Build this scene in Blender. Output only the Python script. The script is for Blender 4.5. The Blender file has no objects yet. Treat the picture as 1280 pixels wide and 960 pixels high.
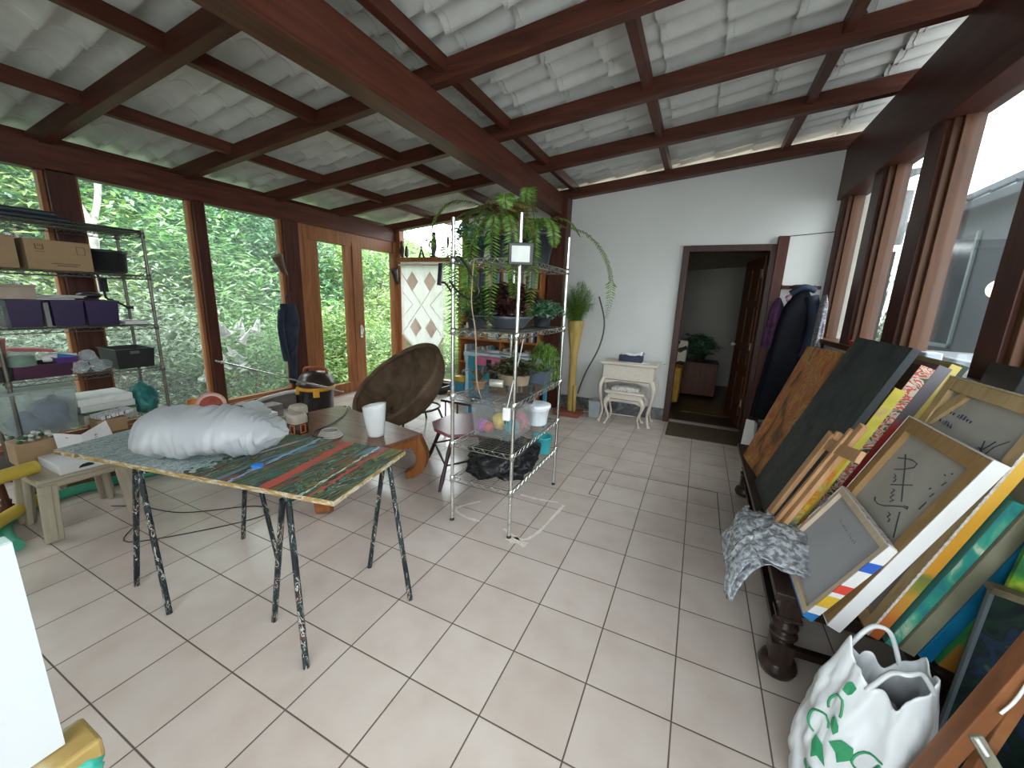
import bpy, math, random
from mathutils import Vector, Matrix, Euler, noise
PI = math.pi
SC = bpy.context.scene
COL = SC.collection
random.seed(7)

# ------------------------------------------------------------------ camera, sky, exposure
cam_d = bpy.data.cameras.new('camera'); cam = bpy.data.objects.new('camera', cam_d); COL.objects.link(cam)
cam_d.sensor_width = 36.0; cam_d.lens = 36.0 * 488.0 / 1280.0; cam_d.clip_start = 0.02; cam_d.clip_end = 200
cx = Vector((0.90224729, 0.42965719, 0.03666768)); cdn = Vector((0.12372033, -0.17646703, -0.97650021)); cf = Vector((-0.4130897, 0.88558121, -0.21237423))
cam.matrix_world = Matrix(((cx.x, -cdn.x, -cf.x, 1.2878), (cx.y, -cdn.y, -cf.y, -1.0835), (cx.z, -cdn.z, -cf.z, 1.62), (0, 0, 0, 1)))
SC.camera = cam
W = bpy.data.worlds.new('sky'); SC.world = W; W.use_nodes = True
wn = W.node_tree.nodes; wl = W.node_tree.links
bg = wn['Background']; bg.inputs['Strength'].default_value = 9.0
tc = wn.new('ShaderNodeTexCoord'); sx = wn.new('ShaderNodeSeparateXYZ'); cr = wn.new('ShaderNodeValToRGB')
wl.new(tc.outputs['Generated'], sx.inputs[0]); wl.new(sx.outputs['Z'], cr.inputs[0]); wl.new(cr.outputs[0], bg.inputs[0])
cr.color_ramp.elements[0].position = 0.0; cr.color_ramp.elements[0].color = (.62, .66, .66, 1)
cr.color_ramp.elements[1].position = 0.45; cr.color_ramp.elements[1].color = (.93, .97, 1.0, 1)
SC.view_settings.view_transform = 'Standard'; SC.view_settings.look = 'None'
SC.view_settings.exposure = 0.55; SC.view_settings.gamma = 1.0; SC.view_settings.use_curve_mapping = False
SC.cycles.max_bounces = 10; SC.cycles.diffuse_bounces = 6; SC.cycles.transparent_max_bounces = 24
SC.cycles.caustics_reflective = False; SC.cycles.caustics_refractive = False
SC.cycles.sample_clamp_indirect = 8.0

def portal(name, loc, rot, sx_, sy_):
    d = bpy.data.lights.new(name, 'AREA'); d.shape = 'RECTANGLE'; d.size = sx_; d.size_y = sy_
    d.cycles.is_portal = True
    o = bpy.data.objects.new(name, d); COL.objects.link(o); o.location = loc; o.rotation_euler = rot

# ------------------------------------------------------------------ materials
MATS = {}
def nodes(name):
    m = bpy.data.materials.new(name); m.use_nodes = True
    nt = m.node_tree; b = nt.nodes['Principled BSDF']
    return m, nt, b
def N(nt, t, **k):
    n = nt.nodes.new(t)
    for a, v in k.items():
        if a in n.bl_rna.properties: setattr(n, a, v)
        else: n.inputs[a].default_value = v
    return n
def coord(nt, scale=(1, 1, 1), rot=(0, 0, 0)):
    t = N(nt, 'ShaderNodeTexCoord'); mp = N(nt, 'ShaderNodeMapping')
    mp.inputs['Scale'].default_value = scale; mp.inputs['Rotation'].default_value = rot
    nt.links.new(t.outputs['Object'], mp.inputs[0]); return mp.outputs[0]
def ramp(nt, fac, stops, interp='LINEAR'):
    r = N(nt, 'ShaderNodeValToRGB'); e = r.color_ramp; e.interpolation = interp
    while len(e.elements) < len(stops): e.elements.new(0.5)
    for i, (p, c) in enumerate(stops):
        e.elements[i].position = p; e.elements[i].color = (*c, 1)
    nt.links.new(fac, r.inputs[0]); return r.outputs[0]
def bump(nt, b, h, strength=.3, dist=.01):
    n = N(nt, 'ShaderNodeBump'); n.inputs['Strength'].default_value = strength; n.inputs['Distance'].default_value = dist
    nt.links.new(h, n.inputs['Height']); nt.links.new(n.outputs[0], b.inputs['Normal'])
def M(name, c, rough=.5, metal=0, var=.12, sc=12, bmp=0, spec=None):
    """plain material with a light mottling"""
    if name in MATS: return MATS[name]
    m, nt, b = nodes(name)
    b.inputs['Roughness'].default_value = rough; b.inputs['Metallic'].default_value = metal
    if spec is not None: b.inputs['Specular IOR Level'].default_value = spec
    nz = N(nt, 'ShaderNodeTexNoise'); nz.inputs['Scale'].default_value = sc; nz.inputs['Detail'].default_value = 4
    nt.links.new(coord(nt), nz.inputs['Vector'])
    lo = tuple(x * (1 - var) for x in c); hi = tuple(min(1, x * (1 + var)) for x in c)
    nt.links.new(ramp(nt, nz.outputs['Fac'], [(.3, lo), (.7, hi)]), b.inputs['Base Color'])
    if bmp: bump(nt, b, nz.outputs['Fac'], bmp, .01)
    MATS[name] = m; return m
def wood(name, a, c, axis='X', rough=.45, sc=9, bmp=.08):
    if name in MATS: return MATS[name]
    m, nt, b = nodes(name); b.inputs['Roughness'].default_value = rough; b.inputs['Specular IOR Level'].default_value = .2
    s = {'X': (.7, sc, sc), 'Y': (sc, .7, sc), 'Z': (sc, sc, .7)}[axis]
    nz = N(nt, 'ShaderNodeTexNoise'); nz.inputs['Scale'].default_value = 2.5; nz.inputs['Detail'].default_value = 6; nz.inputs['Distortion'].default_value = .8
    nt.links.new(coord(nt, s), nz.inputs['Vector'])
    nt.links.new(ramp(nt, nz.outputs['Fac'], [(.3, a), (.68, c)]), b.inputs['Base Color'])
    bump(nt, b, nz.outputs['Fac'], bmp, .01)
    MATS[name] = m; return m
def paint(name, stops, scale=(6, 6, 6), detail=5, dist=1.2, rough=.45, bmp=.25, nscale=1.0, rot=(0, 0, 0), interp='LINEAR', spec=.2):
    """thick paint: colours laid out by stretched noise"""
    if name in MATS: return MATS[name]
    m, nt, b = nodes(name); b.inputs['Roughness'].default_value = rough; b.inputs['Specular IOR Level'].default_value = spec
    nz = N(nt, 'ShaderNodeTexNoise'); nz.inputs['Scale'].default_value = nscale; nz.inputs['Detail'].default_value = detail; nz.inputs['Distortion'].default_value = dist
    nt.links.new(coord(nt, scale, rot), nz.inputs['Vector'])
    nt.links.new(ramp(nt, nz.outputs['Fac'], stops, interp), b.inputs['Base Color'])
    if bmp: bump(nt, b, nz.outputs['Fac'], bmp, .01)
    MATS[name] = m; return m
def clear(name, tint=(.95, .98, .98), refl=.08, rough=.02, haze=0, hazec=(.9, .93, .95)):
    """thin clear sheet: mostly see-through, a little mirror, an optional milky share"""
    if name in MATS: return MATS[name]
    m, nt, b = nodes(name); nt.nodes.remove(b); out = nt.nodes['Material Output']
    t = N(nt, 'ShaderNodeBsdfTransparent'); t.inputs[0].default_value = (*tint, 1)
    g = N(nt, 'ShaderNodeBsdfGlossy'); g.inputs['Roughness'].default_value = rough
    mx = N(nt, 'ShaderNodeMixShader'); lw = N(nt, 'ShaderNodeLayerWeight'); lw.inputs['Blend'].default_value = .18
    mt = N(nt, 'ShaderNodeMath', operation='MULTIPLY_ADD'); mt.inputs[1].default_value = .35; mt.inputs[2].default_value = refl * .35
    nt.links.new(lw.outputs['Fresnel'], mt.inputs[0])
    nt.links.new(mt.outputs[0], mx.inputs[0]); nt.links.new(t.outputs[0], mx.inputs[1]); nt.links.new(g.outputs[0], mx.inputs[2])
    last = mx.outputs[0]
    if haze:
        d = N(nt, 'ShaderNodeBsdfDiffuse'); d.inputs[0].default_value = (*hazec, 1)
        tr = N(nt, 'ShaderNodeBsdfTranslucent'); tr.inputs[0].default_value = (*hazec, 1)
        a = N(nt, 'ShaderNodeMixShader'); a.inputs[0].default_value = .4
        nt.links.new(d.outputs[0], a.inputs[1]); nt.links.new(tr.outputs[0], a.inputs[2])
        m2 = N(nt, 'ShaderNodeMixShader')
        nz = N(nt, 'ShaderNodeTexNoise'); nz.inputs['Scale'].default_value = 4; nz.inputs['Detail'].default_value = 2
        nt.links.new(coord(nt), nz.inputs['Vector'])
        mm = N(nt, 'ShaderNodeMapRange'); mm.inputs['To Min'].default_value = haze * .7; mm.inputs['To Max'].default_value = min(1, haze * 1.3)
        nt.links.new(nz.outputs['Fac'], mm.inputs['Value']); nt.links.new(mm.outputs[0], m2.inputs[0])
        nt.links.new(last, m2.inputs[1]); nt.links.new(a.outputs[0], m2.inputs[2]); last = m2.outputs[0]
    nt.links.new(last, out.inputs[0]); MATS[name] = m; return m
def leaf(name, stops, rough=.45, trans=.35):
    if name in MATS: return MATS[name]
    m, nt, b = nodes(name); out = nt.nodes['Material Output']
    b.inputs['Roughness'].default_value = rough
    g = N(nt, 'ShaderNodeNewGeometry'); c = ramp(nt, g.outputs['Random Per Island'], stops)
    nt.links.new(c, b.inputs['Base Color'])
    t = N(nt, 'ShaderNodeBsdfTranslucent'); nt.links.new(c, t.inputs[0])
    mx = N(nt, 'ShaderNodeMixShader'); mx.inputs[0].default_value = trans
    nt.links.new(b.outputs[0], mx.inputs[1]); nt.links.new(t.outputs[0], mx.inputs[2]); nt.links.new(mx.outputs[0], out.inputs[0])
    MATS[name] = m; return m

# ------------------------------------------------------------------ mesh building (world coordinates)
class MB:
    def __init__(s, M=None): s.v = []; s.f = []; s.m = []; s.s = []; s.M = M
    def add(s, vs, fs, mi=0, sm=False):
        o = len(s.v)
        s.v += [(s.M @ Vector(v)) if s.M else Vector(v) for v in vs]
        for f in fs: s.f.append([o + i for i in f]); s.m.append(mi); s.s.append(sm)
        return s
    def hexa(s, p, mi=0):
        """8 corners: bottom ring 0-3, top ring 4-7"""
        return s.add(p, [(3, 2, 1, 0), (4, 5, 6, 7), (0, 1, 5, 4), (1, 2, 6, 5), (2, 3, 7, 6), (3, 0, 4, 7)], mi)
    def box(s, x0, x1, y0, y1, z0, z1, mi=0):
        return s.hexa([(x0, y0, z0), (x1, y0, z0), (x1, y1, z0), (x0, y1, z0), (x0, y0, z1), (x1, y0, z1), (x1, y1, z1), (x0, y1, z1)], mi)
    def cbox(s, c, size, rot=(0, 0, 0), mi=0, taper=1):
        R = Euler(rot).to_matrix(); c = Vector(c); a, b, h = size[0] / 2, size[1] / 2, size[2] / 2
        p = [(-a * taper, -b * taper, -h), (a * taper, -b * taper, -h), (a * taper, b * taper, -h), (-a * taper, b * taper, -h), (-a, -b, h), (a, -b, h), (a, b, h), (-a, b, h)]
        return s.hexa([c + R @ Vector(q) for q in p], mi)
    def bar(s, p0, p1, w, h, up=(0, 0, 1), mi=0):
        p0 = Vector(p0); p1 = Vector(p1); d = (p1 - p0).normalized(); u = Vector(up)
        if abs(d.dot(u)) > .98: u = Vector((0, 1, 0))
        r = d.cross(u).normalized(); u = r.cross(d)
        q = lambda p, a, b: p + r * a * w / 2 + u * b * h / 2
        return s.hexa([q(p0, -1, -1), q(p0, 1, -1), q(p1, 1, -1), q(p1, -1, -1), q(p0, -1, 1), q(p0, 1, 1), q(p1, 1, 1), q(p1, -1, 1)], mi)
    def slab(s, bl, br, tr, tl, t, mi=0, mis=None):
        """front quad bl br tr tl (seen from the front), thickness t behind it"""
        bl, br, tr, tl = map(Vector, (bl, br, tr, tl)); n = (br - bl).cross(tl - bl).normalized()
        b = [p - n * t for p in (bl, br, tr, tl)]
        mis = mi if mis is None else mis
        s.add([bl, br, tr, tl], [(0, 1, 2, 3)], mi)
        s.add([bl, br, tr, tl] + b, [(7, 6, 5, 4), (0, 4, 5, 1), (1, 5, 6, 2), (2, 6, 7, 3), (3, 7, 4, 0)], mis)
        return s
    def tube(s, pts, r, n=8, closed=False, mi=0, caps=True, sm=True):
        P = [Vector(p) for p in pts]; k = len(P); R = r if isinstance(r, (list, tuple)) else [r] * k
        vs = []; fs = []; up = None
        for i, p in enumerate(P):
            if closed: d = P[(i + 1) % k] - P[i - 1]
            else: d = P[min(i + 1, k - 1)] - P[max(i - 1, 0)]
            d = d.normalized()
            if up is None:
                up = Vector((0, 0, 1)) if abs(d.z) < .9 else Vector((1, 0, 0))
            a = d.cross(up)
            if a.length < 1e-5: a = d.cross(Vector((0, 1, .1)))
            a.normalize(); up = a.cross(d).normalized()
            for j in range(n):
                t = 2 * PI * j / n; vs.append(p + (a * math.cos(t) + up * math.sin(t)) * R[i])
        m = k if closed else k - 1
        for i in range(m):
            for j in range(n):
                i2 = (i + 1) % k; j2 = (j + 1) % n
                fs.append((i * n + j, i * n + j2, i2 * n + j2, i2 * n + j))
        s.add(vs, fs, mi, sm)
        if caps and not closed:
            s.add(vs[:n], [tuple(range(n - 1, -1, -1))], mi); s.add(vs[-n:], [tuple(range(n))], mi)
        return s
    def lathe(s, prof, c=(0, 0, 0), n=20, mi=0, sm=True, sx=1, sy=1, axis=None, sq=0):
        c = Vector(c); vs = []; k = len(prof)
        R = Vector((0, 0, 1)).rotation_difference(Vector(axis)).to_matrix() if axis is not None else None
        for r, z in prof:
            for j in range(n):
                t = 2 * PI * j / n; ct, st = math.cos(t), math.sin(t)
                if sq:
                    w = 1 / (abs(ct) ** sq + abs(st) ** sq) ** (1 / sq); ct *= w; st *= w
                q = Vector((r * ct * sx, r * st * sy, z))
                vs.append(c + (R @ q if R else q))
        fs = [(i * n + j, i * n + (j + 1) % n, (i + 1) * n + (j + 1) % n, (i + 1) * n + j) for i in range(k - 1) for j in range(n)]
        s.add(vs, fs, mi, sm)
        if prof[0][0] > 1e-4: s.add(vs[:n], [tuple(range(n - 1, -1, -1))], mi)
        if prof[-1][0] > 1e-4: s.add(vs[-n:], [tuple(range(n))], mi)
        return s
    def blob(s, c, rad, nu=24, nv=14, amp=0, fr=3, seed=0, mi=0, flat=None, fn=None, rot=None):
        """lumpy ellipsoid; flat = lowest z it may reach"""
        c = Vector(c); vs = []; R = Euler(rot).to_matrix() if rot else None
        for i in range(nv + 1):
            ph = PI * i / nv
            for j in range(nu):
                t = 2 * PI * j / nu
                d = Vector((math.sin(ph) * math.cos(t), math.sin(ph) * math.sin(t), math.cos(ph)))
                k = 1 + amp * noise.noise(d * fr + Vector((seed, seed * 1.7, 0))) + amp * .5 * noise.noise(d * fr * 2.7 + Vector((0, seed, seed)))
                q = Vector((d.x * rad[0] * k, d.y * rad[1] * k, d.z * rad[2] * k))
                if fn: q = fn(q, d)
                if R: q = R @ q
                q = c + q
                if flat is not None and q.z < flat: q.z = flat
                vs.append(q)
        fs = [(i * nu + j, (i + 1) * nu + j, (i + 1) * nu + (j + 1) % nu, i * nu + (j + 1) % nu) for i in range(nv) for j in range(nu)]
        return s.add(vs, fs, mi, True)
    def grid(s, fn, nu, nv, mi=0, sm=True, cu=False):
        vs = [fn(i / nu, j / nv) for j in range(nv + 1) for i in range(nu + (0 if cu else 1))]
        w = nu if cu else nu + 1
        fs = [(j * w + i, j * w + (i + 1) % w, (j + 1) * w + (i + 1) % w, (j + 1) * w + i) for j in range(nv) for i in range(nu)]
        return s.add(vs, fs, mi, sm)
    def prism(s, pts, axis, t, mi=0, sm=False):
        """closed outline (3-D points in a plane) pushed along axis by t"""
        a = Vector(axis) * t; p = [Vector(q) for q in pts]; k = len(p)
        s.add(p + [q + a for q in p], [tuple(range(k - 1, -1, -1)), tuple(range(k, 2 * k))], mi)
        s.add(p + [q + a for q in p], [(i, (i + 1) % k, k + (i + 1) % k, k + i) for i in range(k)], mi, sm)
        return s
    def build(s, name, mat, parent=None, bevel=0, solid=0, sub=0, origin=None):
        me = bpy.data.meshes.new(name)
        if parent is not None:
            o0 = Vector((0, 0, 0)); p = parent
            while p is not None: o0 += p.location; p = p.parent
        elif origin is not None: o0 = Vector(origin)
        else:
            xs = [v.x for v in s.v]; ys = [v.y for v in s.v]; zs = [v.z for v in s.v]
            o0 = Vector(((min(xs) + max(xs)) / 2, (min(ys) + max(ys)) / 2, min(zs)))
        me.from_pydata([v - o0 for v in s.v], [], s.f)
        for mm in (mat if isinstance(mat, (list, tuple)) else [mat]): me.materials.append(mm)
        me.polygons.foreach_set('material_index', s.m); me.polygons.foreach_set('use_smooth', s.s)
        me.validate(); me.update()
        o = bpy.data.objects.new(name, me); COL.objects.link(o)
        if parent is not None: o.parent = parent
        else: o.location = o0
        if solid:
            md = o.modifiers.new('solid', 'SOLIDIFY'); md.thickness = solid; md.offset = 0
        if bevel:
            md = o.modifiers.new('bevel', 'BEVEL'); md.width = bevel; md.segments = 2; md.limit_method = 'ANGLE'
        if sub:
            md = o.modifiers.new('sub', 'SUBSURF'); md.levels = sub; md.render_levels = sub
        return o
def B(): return MB()
def tag(o, label=None, cat=None, group=None, kind=None):
    if label: o['label'] = label
    if cat: o['category'] = cat
    if group: o['group'] = group
    if kind: o['kind'] = kind
    return o
def thing(name, loc, label, cat, group=None):
    o = bpy.data.objects.new(name, None); COL.objects.link(o); o.location = loc; o.empty_display_size = .1
    return tag(o, label, cat, group)
def one(mb, name, mat, label, cat, group=None, bevel=0, solid=0, sub=0):
    return tag(mb.build(name, mat, None, bevel, solid, sub), label, cat, group)
def struct(mb, name, mat, bevel=0):
    return tag(mb.build(name, mat, None, bevel, origin=(0, 0, 0)), kind='structure')
def dup(root, loc=None, label=None, rz=None, scale=None):
    c = root.copy(); COL.objects.link(c)
    for ch in list(root.children):
        d = ch.copy(); COL.objects.link(d); d.parent = c
        for g in list(ch.children):
            e = g.copy(); COL.objects.link(e); e.parent = d
    if loc is not None: c.location = loc
    if label: c['label'] = label
    if rz is not None: c.rotation_euler = (0, 0, rz)
    if scale is not None: c.scale = scale if isinstance(scale, (tuple, list)) else (scale,) * 3
    return c
def lerp(a, b, t): return Vector(a) * (1 - t) + Vector(b) * t
def bez(p, n=12):
    """smooth curve through points"""
    P = [Vector(q) for q in p]; out = []
    for i in range(len(P) - 1):
        a = P[max(i - 1, 0)]; b = P[i]; c = P[i + 1]; d = P[min(i + 2, len(P) - 1)]
        for k in range(n):
            t = k / n
            out.append(.5 * ((2 * b) + (c - a) * t + (2 * a - 5 * b + 4 * c - d) * t * t + (3 * b - a - 3 * c + d) * t ** 3))
    out.append(P[-1]); return out

# ------------------------------------------------------------------ the setting
beamw = wood('beam_wood', (.055, .017, .011), (.115, .036, .022), 'Y', .42)
raftw = wood('rafter_wood', (.05, .016, .011), (.105, .034, .022), 'X', .42)
postw = wood('post_wood', (.042, .013, .010), (.085, .027, .018), 'Z', .4)
framew = wood('frame_wood', (.20, .075, .027), (.33, .135, .055), 'Z', .38)
frame_r = wood('window_frame_wood', (.055, .020, .009), (.095, .037, .016), 'Z', .4); frame_ry = wood('window_sill_wood', (.075, .028, .012), (.12, .047, .02), 'Y', .4)
framey = wood('frame_wood_along', (.20, .075, .027), (.33, .135, .055), 'Y', .38)
doorw = wood('dark_door_wood', (.05, .016, .009), (.11, .035, .017), 'Z', .4)
white = M('white_wall', (.60, .60, .585), .6, var=.025, sc=2)
darkm = M('dark_frame', (.035, .02, .016), .45)
blackp = M('black_plastic', (.012, .012, .013), .4)
glass = clear('window_glass')
glassl = clear('glare_glass', haze=.07, hazec=(.8, .84, .82))  # milky share stands in for white haze reflected in the left panes
glassd = clear('dusty_glass', refl=.2, haze=.022, hazec=(.5, .55, .58))

# floor: glazed tiles .346 x .328 with brown-grey joints
def floor_mat():
    m, nt, b = nodes('floor_tiles'); lk = nt.links.new
    t = N(nt, 'ShaderNodeTexCoord'); s = N(nt, 'ShaderNodeSeparateXYZ'); lk(t.outputs['Object'], s.inputs[0])
    ms = []; ids = []
    for ax, per in (('X', .34593), ('Y', .3284)):
        d = N(nt, 'ShaderNodeMath', operation='DIVIDE'); d.inputs[1].default_value = per; lk(s.outputs[ax], d.inputs[0])
        f = N(nt, 'ShaderNodeMath', operation='FRACT'); lk(d.outputs[0], f.inputs[0])
        fl = N(nt, 'ShaderNodeMath', operation='FLOOR'); lk(d.outputs[0], fl.inputs[0]); ids.append(fl.outputs[0])
        a = N(nt, 'ShaderNodeMath', operation='SUBTRACT'); a.inputs[1].default_value = .5; lk(f.outputs[0], a.inputs[0])
        ab = N(nt, 'ShaderNodeMath', operation='ABSOLUTE'); lk(a.outputs[0], ab.inputs[0])
        r = N(nt, 'ShaderNodeMapRange'); r.interpolation_type = 'SMOOTHSTEP'; r.inputs['From Min'].default_value = .5 - .0042 / per; r.inputs['From Max'].default_value = .5 - .0018 / per
        lk(ab.outputs[0], r.inputs['Value']); ms.append(r.outputs[0])
    mx = N(nt, 'ShaderNodeMath', operation='MAXIMUM'); lk(ms[0], mx.inputs[0]); lk(ms[1], mx.inputs[1])
    cb = N(nt, 'ShaderNodeCombineXYZ'); lk(ids[0], cb.inputs[0]); lk(ids[1], cb.inputs[1])
    wnz = N(nt, 'ShaderNodeTexWhiteNoise'); wnz.noise_dimensions = '2D'; lk(cb.outputs[0], wnz.inputs['Vector'])
    nz = N(nt, 'ShaderNodeTexNoise'); nz.inputs['Scale'].default_value = 5; nz.inputs['Detail'].default_value = 5; lk(t.outputs['Object'], nz.inputs['Vector'])
    c1 = ramp(nt, nz.outputs['Fac'], [(.3, (.545, .455, .405)), (.5, (.59, .505, .455)), (.72, (.62, .545, .495))])
    c2 = ramp(nt, wnz.outputs['Value'], [(0, (.90, .885, .87)), (1, (1, 1, 1))])
    mu = N(nt, 'ShaderNodeMixRGB', blend_type='MULTIPLY'); mu.inputs[0].default_value = 1; lk(c1, mu.inputs[1]); lk(c2, mu.inputs[2])
    mg = N(nt, 'ShaderNodeMixRGB'); lk(mx.outputs[0], mg.inputs[0]); lk(mu.outputs[0], mg.inputs[1]); mg.inputs[2].default_value = (.10, .072, .055, 1)
    lk(mg.outputs[0], b.inputs['Base Color'])
    rr = N(nt, 'ShaderNodeMapRange'); rr.inputs['To Min'].default_value = .2; rr.inputs['To Max'].default_value = .8; lk(mx.outputs[0], rr.inputs['Value']); lk(rr.outputs[0], b.inputs['Roughness'])
    n2 = N(nt, 'ShaderNodeTexNoise'); n2.inputs['Scale'].default_value = 38; n2.inputs['Detail'].default_value = 1; lk(t.outputs['Object'], n2.inputs['Vector'])
    hh = N(nt, 'ShaderNodeMath', operation='MULTIPLY_ADD'); hh.inputs[1].default_value = -1; lk(mx.outputs[0], hh.inputs[0])
    h2 = N(nt, 'ShaderNodeMath', operation='MULTIPLY'); h2.inputs[1].default_value = .10; lk(n2.outputs['Fac'], h2.inputs[0]); lk(h2.outputs[0], hh.inputs[2])
    bump(nt, b, hh.outputs[0], .35, .006)
    return m
struct(B().box(-3.95, 2.75, -2.75, 4.86, -.08, 0), 'floor', floor_mat())
# a square of cut joints and dried cement smears in the tiles
jm = M('dark_joint', (.09, .065, .05), .8); cm = M('dried_cement', (.66, .60, .52), .85, var=.15, sc=60)
b = B()
for p, q in (((.61, 2.58), (.61, 2.02)), ((.61, 2.58), (1.62, 2.62)), ((1.62, 2.62), (1.62, 1.9)), ((.61, 2.02), (.70, 2.02))):
    b.bar((*p, .0006), (*q, .0006), .007, .0012)
struct(b, 'trim_40', jm)
b = B()
for P, r in (([(-.14, 1.46), (-.25, 1.27), (-.13, 1.20), (.0, 1.2)], .013), ([(.10, 1.72), (.26, 1.72), (.42, 1.75)], .011), ([(.48, 1.73), (.46, 1.5), (.43, 1.25), (.36, 1.14), (.2, 1.2)], .012), ([(.27, 1.12), (.42, 1.10)], .03)):
    pts = bez([(x, y, 0) for x, y in P], 5)
    vs = []; fs = []
    for i, p in enumerate(pts):
        d = (pts[min(i + 1, len(pts) - 1)] - pts[max(i - 1, 0)]).normalized(); nrm = Vector((-d.y, d.x, 0)); w = r * (.5 + random.random())
        vs += [p + nrm * w + Vector((0, 0, .0012)), p - nrm * w + Vector((0, 0, .0012))]
    fs = [(2 * i, 2 * i + 1, 2 * i + 3, 2 * i + 2) for i in range(len(pts) - 1)]
    b.add(vs, fs)
struct(b, 'trim_41', cm)

# roof: sloping plane of white painted barrel tiles on purlins and rafters
zr = lambda x: 3.12 + .10 * x
tile_m = M('painted_roof_tile', (.60, .615, .60), .6, var=.10, sc=5, bmp=.12)
per = .205
def prof(y):
    u = (y / per) % 1
    return .043 * (abs(math.cos(PI * u)) * 1.3 - .45)
b = B()
x = -4.75; cl = .40; ny = int(8.5 / per * 10)
ys = [-3.1 + 8.5 * j / ny for j in range(ny + 1)]
row = 0
while x < 3.45:
    jit = [random.uniform(-.012, .012) for _ in range(60)]
    vs = []
    for k, xx in enumerate((x - .04, x + cl * .5, x + cl)):
        for y in ys:
            ji = jit[int((y + 3.2) / per)]
            xe = xx + (ji if k != 1 else 0)
            vs.append((xe, y, zr(xe) + .185 + prof(y) + (.0, .016, .034)[k] + ji * .25))
    n = ny + 1
    b.add(vs, [(k * n + j, k * n + j + 1, (k + 1) * n + j + 1, (k + 1) * n + j) for k in range(2) for j in range(ny)], 0, True)
    # lip where the next course starts lower
    e = [vs[2 * n + j] for j in range(n)]; l = [(p[0] + .004, p[1], p[2] - .036) for p in e]
    b.add(e + l, [(j, j + 1, n + j + 1, n + j) for j in range(ny)], 0)
    x += cl; row += 1
struct(b, 'ceiling', tile_m)
k = 1
for y in (-2.52, -1.52, -.52, .48, 1.50, 2.50, 3.50):
    x0, x1 = -4.5, 2.62
    b = B(); b.hexa([(x0, y - .04, zr(x0)), (x1, y - .04, zr(x1)), (x1, y + .04, zr(x1)), (x0, y + .04, zr(x0)), (x0, y - .04, zr(x0) + .135), (x1, y - .04, zr(x1) + .135), (x1, y + .04, zr(x1) + .135), (x0, y + .04, zr(x0) + .135)])
    struct(b, f'trim_{k}', raftw, .004); k += 1
for x in (-4.1, -2.98, -1.82, -.52, .70, 1.92, 3.1):
    z = zr(x) + .055
    struct(B().box(x - .032, x + .032, -3.0, 5.2, z, z + .10), f'trim_{k}', beamw, .004); k += 1
# last rafter on top of the back wall
b = B(); x0, x1 = -4.5, 2.62
b.hexa([(x0, 4.60, zr(x0) - .02), (x1, 4.60, zr(x1) - .02), (x1, 4.74, zr(x1) - .02), (x0, 4.74, zr(x0) - .02), (x0, 4.60, zr(x0) + .10), (x1, 4.60, zr(x1) + .10), (x1, 4.74, zr(x1) + .10), (x0, 4.74, zr(x0) + .10)])
struct(b, f'trim_{k}', raftw, .004); k += 1
struct(B().box(-.80, -.62, -3.0, 4.70, 2.79, 3.06), f'trim_{k}', beamw, .006); k += 1      # main beam
struct(B().box(-.80, -.56, 4.48, 4.70, 0, 3.03), f'trim_{k}', postw, .006); k += 1        # post under it

# left wall: posts, beam, sill, glass, sliding door
X = -3.8
struct(B().box(X - .14, X, -2.75, 4.74, 2.53, 2.76), 'wall_left', beamw, .005)
wallgrey = M('grey_skirting', (.16, .15, .145), .5, var=.3, sc=7)
struct(B().box(X - .14, X - .01, -2.75, 2.52, 0, .20), 'baseboard_left', wallgrey)
for i, (y0, y1) in enumerate(((-1.70, -1.52), (-.62, -.46), (.44, .62), (1.51, 1.62), (2.54, 2.75))):
    struct(B().box(X - .16, X, y0, y1, 0, 2.55), f'trim_{k}', postw, .004); k += 1
    b = B()
    b.box(X - .13, X - .05, y0 - .035, y0 + .001, .2, 2.54); b.box(X - .13, X - .05, y1 - .001, y1 + .03, .2, 2.54)
    struct(b, f'trim_{k}', framew, .003); k += 1
b = B(); b.box(X - .15, X + .02, -2.75, 2.54, .20, .235); b.box(X - .13, X - .05, -2.75, 2.54, .235, .265); b.box(X - .05, X - .03, -2.75, 2.54, .235, .25)
struct(b, f'trim_{k}', framey, .003); k += 1
wi = 1
for y0, y1 in ((-2.75, -1.70), (-1.52, -.62), (-.46, .44), (.62, 1.51), (1.62, 2.54)):
    struct(B().box(X - .093, X - .088, y0, y1, .25, 2.54), f'window_{wi}', glassl); wi += 1
b = B()
b.box(X - .12, X - .02, 2.75, 4.62, 2.34, 2.54)
b.box(X - .09, X - .02, 2.75, 2.90, 0, 2.36); b.box(X - .11, X - .045, 2.90, 3.07, 0, 2.36)
b.box(X - .10, X - .03, 3.55, 3.70, 0, 2.36); b.box(X - .08, X - .015, 3.68, 3.88, 0, 2.40)
b.box(X - .09, X - .02, 3.07, 4.62, 0, .17); b.box(X - .11, X, 4.60, 4.74, 0, 2.56)
d = struct(b, 'door_1', framew, .004)
chrome = M('chrome', (.62, .62, .60), .22, 1, var=.05)
b = B(); b.box(X - .015, X - .005, 3.77, 3.82, .90, 1.10); b.tube([(X - .01, 3.795, .93), (X + .03, 3.795, .95), (X + .03, 3.795, 1.05), (X - .01, 3.795, 1.07)], .008)
b.build('door_handle', chrome, d)
struct(B().box(X - .08, X - .075, 3.07, 3.56, .16, 2.35), f'window_{wi}', glass); wi += 1
struct(B().box(X - .05, X - .045, 3.87, 4.61, .16, 2.40), f'window_{wi}', glass); wi += 1

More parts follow.
